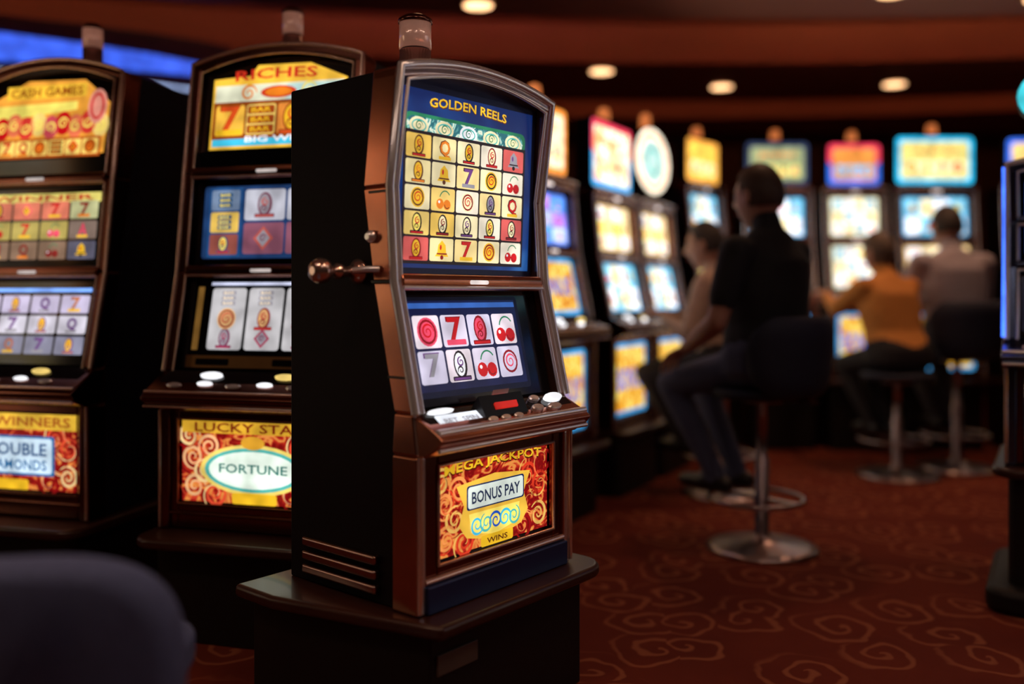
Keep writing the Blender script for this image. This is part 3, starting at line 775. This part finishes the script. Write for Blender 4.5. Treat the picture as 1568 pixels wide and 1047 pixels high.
# ------------------------------------------------------------ people
SKIN = mat('skin', (.46, .22, .14), .55, 0, noise=.15, nscale=15)
def ortho(d):
    d = d.normalized(); a = Vector((0, 0, 1)) if abs(d.z) < .9 else Vector((1, 0, 0))
    u = d.cross(a).normalized(); return u, d.cross(u).normalized()
def capsule(bm, a, b, ra, rb, n=14):
    a = Vector(a); b = Vector(b); d = (b-a); d.normalize(); u, v = ortho(d)
    prof = [(-1, 0.02), (-.85, .53), (-.5, .87), (0, 1)]
    rings = []
    for t, s_ in prof: rings.append((a+d*ra*t, ra*s_))
    for t, s_ in prof[::-1]: rings.append((b-d*rb*t, rb*s_))
    vs = [[bm.verts.new(c+u*r*math.cos(2*math.pi*i/n)+v*r*math.sin(2*math.pi*i/n)) for i in range(n)] for c, r in rings]
    for k in range(len(vs)-1):
        for i in range(n): bm.faces.new((vs[k][i], vs[k][(i+1) % n], vs[k+1][(i+1) % n], vs[k+1][i]))
    bm.faces.new(vs[0][::-1]); bm.faces.new(vs[-1])
def loft(bm, secs, l, n=20):
    vs = []
    for c, hw, hd, ax in secs:
        ring = []
        for i in range(n):
            a = 2*math.pi*i/n; ca, sa = math.cos(a), math.sin(a)
            ring.append(bm.verts.new(c + l*hw*math.copysign(abs(ca)**.8, ca) + ax*hd*math.copysign(abs(sa)**.85, sa)))
        vs.append(ring)
    for k in range(len(vs)-1):
        for i in range(n): bm.faces.new((vs[k][i], vs[k][(i+1) % n], vs[k+1][(i+1) % n], vs[k+1][i]))
    bm.faces.new(vs[0][::-1]); bm.faces.new(vs[-1])
def ik(a, b, l1, l2, pole):
    a = Vector(a); b = Vector(b); d = b-a; L = min(d.length, (l1+l2)*.995); dn = d.normalized()
    x = (l1*l1-l2*l2+L*L)/(2*L); h = math.sqrt(max(l1*l1-x*x, 0))
    p = Vector(pole); p = (p-dn*p.dot(dn)).normalized()
    return a+dn*x+p*h, a+dn*L
def remeshed(name, bm, vox, mats, parent, sm=4, tags=None):
    bmesh.ops.recalc_face_normals(bm, faces=bm.faces)
    me = bpy.data.meshes.new(name); bm.to_mesh(me); bm.free()
    ob = bpy.data.objects.new(name, me); COL.objects.link(ob)
    r = ob.modifiers.new('r', 'REMESH'); r.mode = 'VOXEL'; r.voxel_size = vox
    s = ob.modifiers.new('s', 'SMOOTH'); s.iterations = sm; s.factor = .5
    dg = bpy.context.evaluated_depsgraph_get()
    me2 = bpy.data.meshes.new_from_object(ob.evaluated_get(dg))
    bpy.data.objects.remove(ob)
    me2.name = name
    for m in mats: me2.materials.append(m)
    for p in me2.polygons:
        p.use_smooth = True
        if tags:
            c = p.center; best = 1e9; bi = 0
            for a, b, ra, rb, mi in tags:
                d = b-a; t = max(0, min(1, (c-a).dot(d)/max(d.length_squared, 1e-9)))
                q = (c-(a+d*t)).length-(ra+(rb-ra)*t)
                if q < best: best = q; bi = mi
            p.material_index = bi
    ob = bpy.data.objects.new(name, me2); COL.objects.link(ob); ob.parent = parent
    return ob
def hand(parent, w, d, side_up, s, mi_sign, curl, nm):
    d = d.normalized(); nrm = (side_up-d*side_up.dot(d)).normalized(); lat = d.cross(nrm).normalized()*mi_sign
    bm = bmesh.new()
    pw = .04*s; pl = .09*s
    loft(bm, [(w-d*.015, .027*s, .02*s, nrm), (w+d*.02*s, .031*s, .016*s, nrm), (w+d*pl*.6, pw, .014*s, nrm), (w+d*pl, pw*.97, .012*s, nrm)], lat, 14)
    lens = [.040, .046, .043, .034]
    for i in range(4):
        base = w+d*pl*.93+lat*(pw*.78-i*pw*.52)
        dd = (d+lat*(.08-.055*i)).normalized(); p = base; L = lens[i]*s
        ang = curl
        for k in range(3):
            q = p+(dd*math.cos(ang)-nrm*math.sin(ang))*L
            capsule(bm, p, q, .0085*s*(1-.08*k), .0078*s*(1-.1*k), 10); p = q; L *= .68; ang += curl*1.1
    p = w+d*.025*s+lat*pw*.75
    q = p+(d*.6+lat*.75-nrm*.25).normalized()*.04*s; capsule(bm, p, q, .013*s, .010*s, 10)
    r = q+(d*.9+lat*.25-nrm*.3).normalized()*.03*s; capsule(bm, q, r, .010*s, .008*s, 10)
    remeshed(nm, bm, .0035, [SKIN], parent, 3)
def head(parent, c, fwd, up, s, hairm, hairlen=-.35, skin=SKIN):
    fwd = fwd.normalized(); up = (up-fwd*up.dot(fwd)).normalized(); rt = fwd.cross(up)
    M = Matrix((rt, fwd, up)).transposed().to_4x4(); M.translation = c
    M = M @ Matrix.Scale(s, 4)
    bm = bmesh.new()
    def shape(x, y, z, k=1.):
        X = x*.076*k; Y = y*.095*k; Z = z*.118*k
        if z < 0: X *= 1-.30*(-z)**1.5; Y = Y*(1-.12*(-z)**1.5) + .018*(-z)**1.5
        g = lambda x0, z0, sx, sz: math.exp(-((x-x0)/sx)**2-((z-z0)/sz)**2)
        if y > 0:
            Y += .026*g(0, -.17, .12, .14) + .010*g(0, .0, .09, .2) + .008*g(0, -.5, .28, .07) + .012*g(0, -.85, .3, .18) + .005*g(0, .25, .6, .1)
            Y -= .011*g(.36, .04, .18, .12) + .011*g(-.36, .04, .18, .12)
        return Vector((X, Y, Z))
    U, V = 40, 28
    def sphere(k, keep, mi):
        grid_ = []
        for j in range(V+1):
            ph = math.pi*j/V
            grid_.append([(math.sin(ph)*math.sin(2*math.pi*i/U), math.sin(ph)*math.cos(2*math.pi*i/U), math.cos(ph)) for i in range(U)])
        cache = {}
        def vv(j, i):
            i %= U
            if j in (0, V): i = 0
            if (j, i) not in cache: cache[(j, i)] = bm.verts.new(shape(*grid_[j][i], k))
            return cache[(j, i)]
        for j in range(V):
            for i in range(U):
                cx, cy, cz = [sum(grid_[a][b % U][q] for a, b in ((j, i), (j, i+1), (j+1, i), (j+1, i+1)))/4 for q in range(3)]
                if keep and not keep(cx, cy, cz): continue
                q = []
                for a, b in ((j, i), (j+1, i), (j+1, i+1), (j, i+1)):
                    v = vv(a, b)
                    if v not in q: q.append(v)
                f = bm.faces.new(q); f.material_index = mi; f.smooth = True
    sphere(1., None, 0)
    kh = lambda x, y, z: z > (.58 if y > .45 else (.58-(.45-y)*1.6 if y > -.15 else hairlen-.0))
    sphere(1.09, kh, 1); sphere(1.03, kh, 1)
    def ell(cx, cy, cz, rx, ry, rz, mi):
        r = bmesh.ops.create_uvsphere(bm, u_segments=12, v_segments=8, radius=1, matrix=Matrix.Translation((cx, cy, cz)) @ Matrix.Diagonal((rx, ry, rz, 1)))
        for v in r['verts']:
            for f in v.link_faces: f.material_index = mi; f.smooth = True
    for sx in (-1, 1):
        ell(sx*.076, -.005, -.005, .010, .020, .032, 0)
        ell(sx*.028, .079, .006, .013, .008, .007, 2); ell(sx*.028, .085, .006, .005, .004, .005, 3)
        ell(sx*.028, .087, .026, .016, .005, .004, 1)
    ell(0, .097, -.058, .024, .005, .006, 4)
    me = bpy.data.meshes.new('head'); bm.to_mesh(me); bm.free()
    for m in (skin, hairm, mat('eye_white', (.7, .68, .65), .3, noise=.05), mat('pupil', (.02, .015, .01), .2, noise=.05), mat('lips', (.35, .1, .08), .5, noise=.1)): me.materials.append(m)
    ob = bpy.data.objects.new('head', me); COL.objects.link(ob); ob.parent = parent
    ob.matrix_local = M
    return ob
def person(name, x, y, seat, face, s, shirt, pants, hairm, lean=.05, feet=None, hands=None, headturn=0., nod=.15, longsleeve=False, shoulder=.185, hairlen=-.35, knee_spread=.1, footz=.25, girth=1., tall=0.):
    e = empty(name, x, y, 0, 0)
    fa = math.radians(face); f = Vector((math.cos(fa), math.sin(fa), 0)); l = Vector((-f.y, f.x, 0)); up = Vector((0, 0, 1))
    W2 = lambda p: Vector((p[0]-x, p[1]-y, p[2]))
    pel = Vector((0, 0, seat+.095*s))
    sp = lambda t: pel + up*t*(s+tall)*math.cos(lean*1.2) + f*(math.sin(lean)*t*s + .02*math.sin(t*6))
    bm = bmesh.new(); tags = []
    g = girth
    loft(bm, [(pel-up*.085*s, .13*s*g, .11*s*g, f), (pel-up*.03*s, .175*s*g, .14*s*g, f), (pel+up*.05*s, .168*s*g, .135*s*g, f), (sp(.16), .148*s*g, .118*s*g, f), (sp(.28), .165*s*g, .125*s*g, f),
              (sp(.40), .185*s, .125*s*g, f), (sp(.455), .17*s, .105*s, f), (sp(.49), .125*s, .085*s, f), (sp(.52), .07*s, .068*s, f)], l)
    tags += [(pel-l*.08*s, pel+l*.08*s, .13*s, .13*s, 1), (sp(.14), sp(.42), .15*s*g, .16*s*g, 0), (sp(.44)-l*.1*s, sp(.44)+l*.1*s, .085*s, .085*s, 0)]
    neckb = sp(.5); neckt = sp(.572)+f*.025*s
    capsule(bm, neckb, neckt, .064*s, .057*s); tags.append((sp(.535), neckt, .060*s, .057*s, 2))
    hc = neckt + up*.088*s + f*.03*s
    for i, sg in enumerate((-1, 1)):
        hip = pel + l*sg*.085*s
        ft = W2(feet[i]) if feet else pel+f*.4*s+l*sg*.1-up*(seat-footz)
        ank = ft + up*.075*s
        knee, ank = ik(hip, ank, .43*s, .42*s, f*.6+up*1.0+l*sg*knee_spread)
        capsule(bm, hip, lerp(hip, knee, .5), .09*s, .078*s); capsule(bm, lerp(hip, knee, .5), knee, .078*s, .06*s)
        capsule(bm, knee, lerp(knee, ank, .4), .06*s, .056*s); capsule(bm, lerp(knee, ank, .4), ank, .056*s, .042*s)
        tags += [(hip, knee, .09*s, .06*s, 1), (knee, ank, .06*s, .042*s, 1)]
        fd = (ank-hip); fd.z = 0; fd = (fd.normalized()*.6+f*.6).normalized()
        sole = ank-up*.04*s
        capsule(bm, sole-fd*.05*s, sole+fd*.06*s, .037*s, .042*s); capsule(bm, sole+fd*.05*s, sole+fd*.16*s-up*.006, .041*s, .03*s)
        tags += [(sole-fd*.05*s, sole+fd*.16*s, .034*s, .03*s, 3)]
        sh = sp(.435) + l*sg*shoulder*s
        hd = W2(hands[i]) if hands else knee+up*.07*s-f*.1*s
        elb, wr = ik(sh, hd, .29*s, .26*s, -up*1.0+l*sg*.5-f*.3)
        capsule(bm, sh-l*sg*.03*s, lerp(sh, elb, .3), .066*s, .060*s)
        mid = lerp(sh, elb, .66 if not longsleeve else .9)
        capsule(bm, sh, mid, .064*s, .058*s); capsule(bm, mid, elb, .046*s, .042*s)
        capsule(bm, elb, lerp(elb, wr, .35), .043*s, .043*s); capsule(bm, lerp(elb, wr, .35), wr, .042*s, .028*s)
        tags += [(sh, mid, .064*s, .058*s, 0), (mid, elb, .043*s, .042*s, 0 if longsleeve else 2), (elb, wr, .043*s, .028*s, 0 if longsleeve else 2)]
        dirn = (wr-elb).normalized()
        hand(e, wr, (dirn+f*.3-up*.1) if hands else dirn, up, s*.98, -sg, .28, 'hand_%s' % ('right' if sg < 0 else 'left'))
    remeshed('body', bm, .012, [shirt, pants, SKIN, mat('shoe_leather', (.012, .01, .01), .4, noise=.2)], e, 5, tags)
    ta = fa+headturn; hf = Vector((math.cos(ta), math.sin(ta), -nod)).normalized()
    head(e, hc, hf, up, s*1.09, hairm, hairlen)
    return e
cloth = lambda n, c, r=.85: mat(n, c, r, 0, noise=.2, nscale=30, bump=.4, bscale=120)
HB = mat('brown_hair', (.06, .03, .018), .6, noise=.4, nscale=60); HG = mat('dark_hair', (.03, .02, .016), .6, noise=.4, nscale=60); HR = mat('grey_brown_hair', (.1, .06, .04), .6, noise=.3, nscale=60)

mf = 132
stool(1.08, 3.93, mf, .70, True, 1.01)
person('seated_man', 1.11, 3.92, .70, mf, 1.06, cloth('black_shirt', (.010, .010, .012)), cloth('blue_jeans', (.07, .08, .15)), HB, lean=.0,
       feet=[(1.02, 4.13, .225), (.90, 4.03, .225)], hands=[(.98, 4.25, .93), (.76, 3.98, .86)], headturn=-.1, nod=.05, girth=1.22, shoulder=.225, tall=.04)
stool(1.17, 5.0, 150, .62, False)
person('seated_man', 1.17, 5.0, .62, 150, 1.0, cloth('tan_shirt', (.50, .33, .25)), cloth('dark_trousers', (.03, .025, .03)), HG, lean=.10,
       hands=[(.95, 5.24, .98), (.83, 5.03, .98)], feet=[(1.0, 5.14, .225), (.96, 5.05, .225)], longsleeve=True)
stool(2.33, 5.5, 108, .63, False)
person('seated_woman', 2.34, 5.5, .63, 108, .99, cloth('orange_shirt', (.66, .26, .055)), cloth('black_trousers', (.015, .012, .015)), HR, lean=.22,
       hands=[(2.38, 6.04, 1.10), (2.08, 6.02, 1.10)], feet=[(2.34, 5.7, .225), (2.24, 5.68, .225)], headturn=.15, nod=.2, longsleeve=True, hairlen=-.6, shoulder=.18, girth=1.18)
stool(2.80, 5.72, 95, .74, True, 1.06)
person('seated_man', 2.80, 5.72, .74, 95, 1.05, cloth('grey_shirt', (.42, .37, .42)), cloth('grey_trousers', (.04, .035, .04)), HG, lean=.1,
       hands=[(2.95, 6.18, 1.1), (2.66, 6.18, 1.1)], feet=[(2.86, 5.93, .225), (2.76, 5.93, .225)], longsleeve=True, girth=1.15, shoulder=.205)

# ------------------------------------------------------------ room
def node_carpet():
    m = bpy.data.materials.new('carpet_swirl'); m.use_nodes = True; nt = m.node_tree; b = nt.nodes['Principled BSDF']
    b.inputs['Roughness'].default_value = .95; b.inputs['Specular IOR Level'].default_value = .15
    N = nt.nodes.new; Lk = nt.links.new
    tc = N('ShaderNodeTexCoord'); v = N('ShaderNodeTexVoronoi'); v.inputs['Scale'].default_value = 3.8; v.inputs['Randomness'].default_value = .85
    v.voronoi_dimensions = '2D'
    nd = N('ShaderNodeTexNoise'); nd.inputs['Scale'].default_value = 6; Lk(tc.outputs['Object'], nd.inputs['Vector'])
    sb = N('ShaderNodeVectorMath'); sb.operation = 'SUBTRACT'; Lk(nd.outputs['Color'], sb.inputs[0]); sb.inputs[1].default_value = (.5, .5, .5)
    ss = N('ShaderNodeVectorMath'); ss.operation = 'SCALE'; Lk(sb.outputs[0], ss.inputs[0]); ss.inputs['Scale'].default_value = .12
    ad = N('ShaderNodeVectorMath'); ad.operation = 'ADD'; Lk(tc.outputs['Object'], ad.inputs[0]); Lk(ss.outputs[0], ad.inputs[1])
    Lk(ad.outputs[0], v.inputs['Vector'])
    sc = N('ShaderNodeVectorMath'); sc.operation = 'SUBTRACT'
    Lk(ad.outputs[0], sc.inputs[0]); Lk(v.outputs['Position'], sc.inputs[1])
    sx = N('ShaderNodeSeparateXYZ'); Lk(sc.outputs[0], sx.inputs[0])
    at = N('ShaderNodeMath'); at.operation = 'ARCTAN2'; Lk(sx.outputs[1], at.inputs[0]); Lk(sx.outputs[0], at.inputs[1])
    ma = N('ShaderNodeMath'); ma.operation = 'MULTIPLY_ADD'; Lk(v.outputs['Distance'], ma.inputs[0]); ma.inputs[1].default_value = 22
    Lk(at.outputs[0], ma.inputs[2])
    sn = N('ShaderNodeMath'); sn.operation = 'SINE'; Lk(ma.outputs[0], sn.inputs[0])
    mr = N('ShaderNodeMapRange'); mr.inputs['From Min'].default_value = .45; mr.inputs['From Max'].default_value = .95; Lk(sn.outputs[0], mr.inputs[0])
    ds = N('ShaderNodeMapRange'); ds.inputs['From Min'].default_value = .60; ds.inputs['From Max'].default_value = .45; Lk(v.outputs['Distance'], ds.inputs[0])
    mu = N('ShaderNodeMath'); mu.operation = 'MULTIPLY'; Lk(mr.outputs[0], mu.inputs[0]); Lk(ds.outputs[0], mu.inputs[1])
    m7 = N('ShaderNodeMath'); m7.operation = 'MULTIPLY'; Lk(mu.outputs[0], m7.inputs[0]); m7.inputs[1].default_value = .6
    ns = N('ShaderNodeTexNoise'); ns.inputs['Scale'].default_value = 2.3; ns.inputs['Detail'].default_value = 4; Lk(tc.outputs['Object'], ns.inputs['Vector'])
    mx0 = N('ShaderNodeMix'); mx0.data_type = 'RGBA'; Lk(ns.outputs['Fac'], mx0.inputs['Factor'])
    mx0.inputs['A'].default_value = (.085, .010, .006, 1); mx0.inputs['B'].default_value = (.21, .034, .016, 1)
    mx = N('ShaderNodeMix'); mx.data_type = 'RGBA'; Lk(m7.outputs[0], mx.inputs['Factor']); Lk(mx0.outputs['Result'], mx.inputs['A'])
    mx.inputs['B'].default_value = (.40, .13, .06, 1)
    Lk(mx.outputs['Result'], b.inputs['Base Color'])
    n2 = N('ShaderNodeTexNoise'); n2.inputs['Scale'].default_value = 300; Lk(tc.outputs['Object'], n2.inputs['Vector'])
    bp = N('ShaderNodeBump'); bp.inputs['Strength'].default_value = .5; bp.inputs['Distance'].default_value = .004; Lk(n2.outputs['Fac'], bp.inputs['Height']); Lk(bp.outputs['Normal'], b.inputs['Normal'])
    return m
X0, X1, Y0, Y1, ZC = -7., 7.5, -3.5, 10.2, 3.2
bm = bmesh.new(); box(bm, (X0, Y0, -.1), (X1, Y1, 0)); finish('floor', bm, node_carpet())
CEIL = mat('ceiling_paint', (.36, .12, .085), .6, 0, noise=.12, nscale=1.5)
WALL = mat('wall_paint', (.07, .016, .012), .7, 0, noise=.2, nscale=2)
bm = bmesh.new(); box(bm, (X0, Y0, ZC), (X1, Y1, ZC+.1)); finish('ceiling', bm, CEIL)
for nme, a, b in (('wall_back', (X0, Y1, 0), (X1, Y1+.1, ZC)), ('wall_front', (X0, Y0-.1, 0), (X1, Y0, ZC)), ('wall_left', (X0-.1, Y0, 0), (X0, Y1, ZC)), ('wall_right', (X1, Y0, 0), (X1+.1, Y1, ZC))):
    bm = bmesh.new(); box(bm, a, b); finish(nme, bm, WALL)
def edge(y0, k, xc=1.5): return lambda x: y0 - k*(x-xc)**2
XS = [X0+.001+(X1-X0-.002)*i/40 for i in range(41)]
def soffit(name, f0, f1, z0, z1):
    bm = bmesh.new()
    a = [bm.verts.new((x, f0(x), z0)) for x in XS]; b = [bm.verts.new((x, f1(x), z0)) for x in XS]
    c = [bm.verts.new((x, f0(x), z1)) for x in XS]; d = [bm.verts.new((x, f1(x), z1)) for x in XS]
    for i in range(40):
        bm.faces.new((a[i], a[i+1], b[i+1], b[i])); bm.faces.new((c[i], c[i+1], d[i+1], d[i]))
        bm.faces.new((a[i], a[i+1], c[i+1], c[i])); bm.faces.new((b[i], b[i+1], d[i+1], d[i]))
    bm.faces.new((a[0], b[0], d[0], c[0])); bm.faces.new((a[-1], b[-1], d[-1], c[-1]))
    finish(name, bm, CEIL)
eA = edge(5.95, .03); eB = edge(7.1, .03); eC = edge(8.5, .035); eD = edge(9.3, .035)
soffit('ceiling_soffit', lambda x: Y0+.001, eA, 2.9, 2.96)
soffit('ceiling_soffit', eB, eC, 2.9, ZC)
soffit('ceiling_soffit', eD, lambda x: Y1-.001, 2.9, ZC)
def strip(name, f, off, z, m, xa=X0+.5, xb=X1-.5, w=.03):
    bm = bmesh.new(); n = 40
    xs = [xa+(xb-xa)*i/n for i in range(n+1)]
    a = [bm.verts.new((x, f(x)-off, z)) for x in xs]; b = [bm.verts.new((x, f(x)-off-w, z)) for x in xs]
    c = [bm.verts.new((x, f(x)-off, z+.02)) for x in xs]; d = [bm.verts.new((x, f(x)-off-w, z+.02)) for x in xs]
    for i in range(n):
        for q in ((a, b), (c, d), (a, c), (b, d)): bm.faces.new((q[0][i], q[0][i+1], q[1][i+1], q[1][i]))
    finish(name, bm, m)
strip('cove_light_strip', eA, .14, 2.961, mat('cove_led', (.5, .2, .1), .5, 0, (1., .40, .16), 15.))
strip('cove_light_strip', eA, .2, 2.961, mat('cove_led_bright', (.5, .2, .1), .5, 0, (1., .46, .16), 60.), 2.0, 3.4)
strip('cove_light_strip', eA, .2, 2.961, mat('cove_led_rose', (.5, .2, .3), .5, 0, (1., .22, .38), 26.), -1.2, .6)
strip('cove_light_strip', eC, -.06, 3.0, mat('cove_led_dim', (.5, .2, .1), .5, 0, (1., .42, .15), 5.))
BLUE = mat('blue_cove_light', (.1, .15, .5), .4, 0, (.05, .15, 1.), .95)
BLUEW = mat('blue_white_light', (.3, .4, .6), .4, 0, (.45, .6, 1.), 1.3)
e = empty('blue_lit_bulkhead', 0, 0, 0)
bp_ = [(-6.5, 4.75), (-5.2, 5.05), (-4.2, 5.42), (-3.29, 5.85), (-2.85, 6.05), (-2.45, 6.27), (-2.2, 6.45), (-2.05, 6.6)]
for nm, off, zz in (('bulkhead', 0, lambda t: (2.5, 2.895)), ('blue_band', .012, lambda t: (2.60+.055*max(0, t-3)/4, 2.78-.07*max(0, t-3)/4)), ('white_line', .016, lambda t: (2.53, 2.545))):
    bm = bmesh.new()
    pts = [(x+off*.4, y-off) for x, y in bp_]; bk = [(x, y+.2) for x, y in bp_] if nm == 'bulkhead' else [(x+.0004, y-.001) for x, y in bp_]
    Z = [zz(i) for i in range(len(pts))]
    A_ = [bm.verts.new((*p, z[0])) for p, z in zip(pts, Z)]; B_ = [bm.verts.new((*p, z[1])) for p, z in zip(pts, Z)]
    C_ = [bm.verts.new((*p, z[0])) for p, z in zip(bk, Z)]; D_ = [bm.verts.new((*p, z[1])) for p, z in zip(bk, Z)]
    for i in range(len(pts)-1):
        for q in ((A_, B_), (A_, C_), (B_, D_), (C_, D_)): bm.faces.new((q[0][i], q[0][i+1], q[1][i+1], q[1][i]))
    bm.faces.new((A_[0], B_[0], D_[0], C_[0])); bm.faces.new((A_[-1], B_[-1], D_[-1], C_[-1]))
    finish(nm, bm, {'bulkhead': mat('bulkhead_paint', (.03, .02, .06), .5, noise=.1), 'blue_band': BLUE, 'white_line': BLUEW}[nm], e)

LAMP = mat('lamp_disc', (1, .8, .6), .4, 0, (1., .55, .26), 3.5)
RINGM = mat('lamp_trim', (.5, .3, .2), .3, .8, noise=.1)
def downlight(x, y, z, power, ang=100, r=.09, col=(1, .55, .32)):
    e = empty('recessed_downlight', x, y, z)
    bm = bmesh.new(); lathe(bm, [(r*1.3, -.001), (r*1.3, -.012), (r*1.02, -.016), (r, -.004)], 0, 0, 28); finish('trim_ring', bm, RINGM, e)
    bm = bmesh.new(); lathe(bm, [(r*.98, -.017), (r*.98, -.019)], 0, 0, 28); finish('lamp_lens', bm, LAMP, e)
    ld = bpy.data.lights.new('spot', 'SPOT'); ld.energy = power; ld.color = col; ld.spot_size = math.radians(ang); ld.spot_blend = .6; ld.shadow_soft_size = r*.8
    lo = bpy.data.objects.new('spot', ld); COL.objects.link(lo); lo.parent = e; lo.location = (0, 0, -.03)
for (x, y, z, pw) in ((-.21, 5.63, 2.9, 12), (2.26, 5.4, 2.9, 40), (3.2, 5.5, 2.9, 32), (.72, 7.3, 2.9, 12), (1.81, 7.85, 2.9, 12), (3.26, 7.75, 2.9, 12), (5.2, 6.9, 2.9, 12),
                      (1.2, 4.4, 2.9, 24), (2.6, 3.4, 2.9, 11), (.6, 1.5, 2.9, 34), (-.9, .9, 2.9, 30), (-2.2, 1.6, 2.9, 18), (2.4, 1.0, 2.9, 14), (.2, -1.4, 2.9, 20), (-.35, 4.0, 2.9, 8)):  # downlights on this line are unseen, added for highlights and fill
    downlight(x, y, z, pw)
LIN = mat('added_fill_lamp', (1, .85, .7), .4, 0, (1., .78, .64), 16.)
for (x, y, L, r) in ((1.5, 1.6, 1.4, 35), (-1.7, 1.0, 1.4, -10), (.2, .2, 1.2, 80)):  # unseen linear fixtures, added to put highlights on the chrome
    e = empty('added_fill_light', x, y, 2.9, math.radians(r))
    bm = bmesh.new(); box(bm, (-L/2-.02, -.05, -.03), (L/2+.02, .05, -.001)); finish('fill_housing', bm, RINGM, e, bevel=.004)
    bm = bmesh.new(); box(bm, (-L/2, -.035, -.036), (L/2, .035, -.0301)); finish('fill_diffuser', bm, LIN, e)

w = bpy.data.worlds.new('w'); S.world = w; w.use_nodes = True
w.node_tree.nodes['Background'].inputs[0].default_value = (.5, .2, .16, 1); w.node_tree.nodes['Background'].inputs[1].default_value = .02

cd = bpy.data.cameras.new('camera'); co = bpy.data.objects.new('camera', cd); COL.objects.link(co)
co.location = (0, 0, 1.1); co.rotation_euler = (math.pi/2, 0, 0)
cd.lens = 31.96; cd.sensor_width = 36; cd.shift_y = -.0469
cd.clip_start = .05
cd.dof.use_dof = True; cd.dof.focus_distance = 2.45; cd.dof.aperture_fstop = .66
S.camera = co
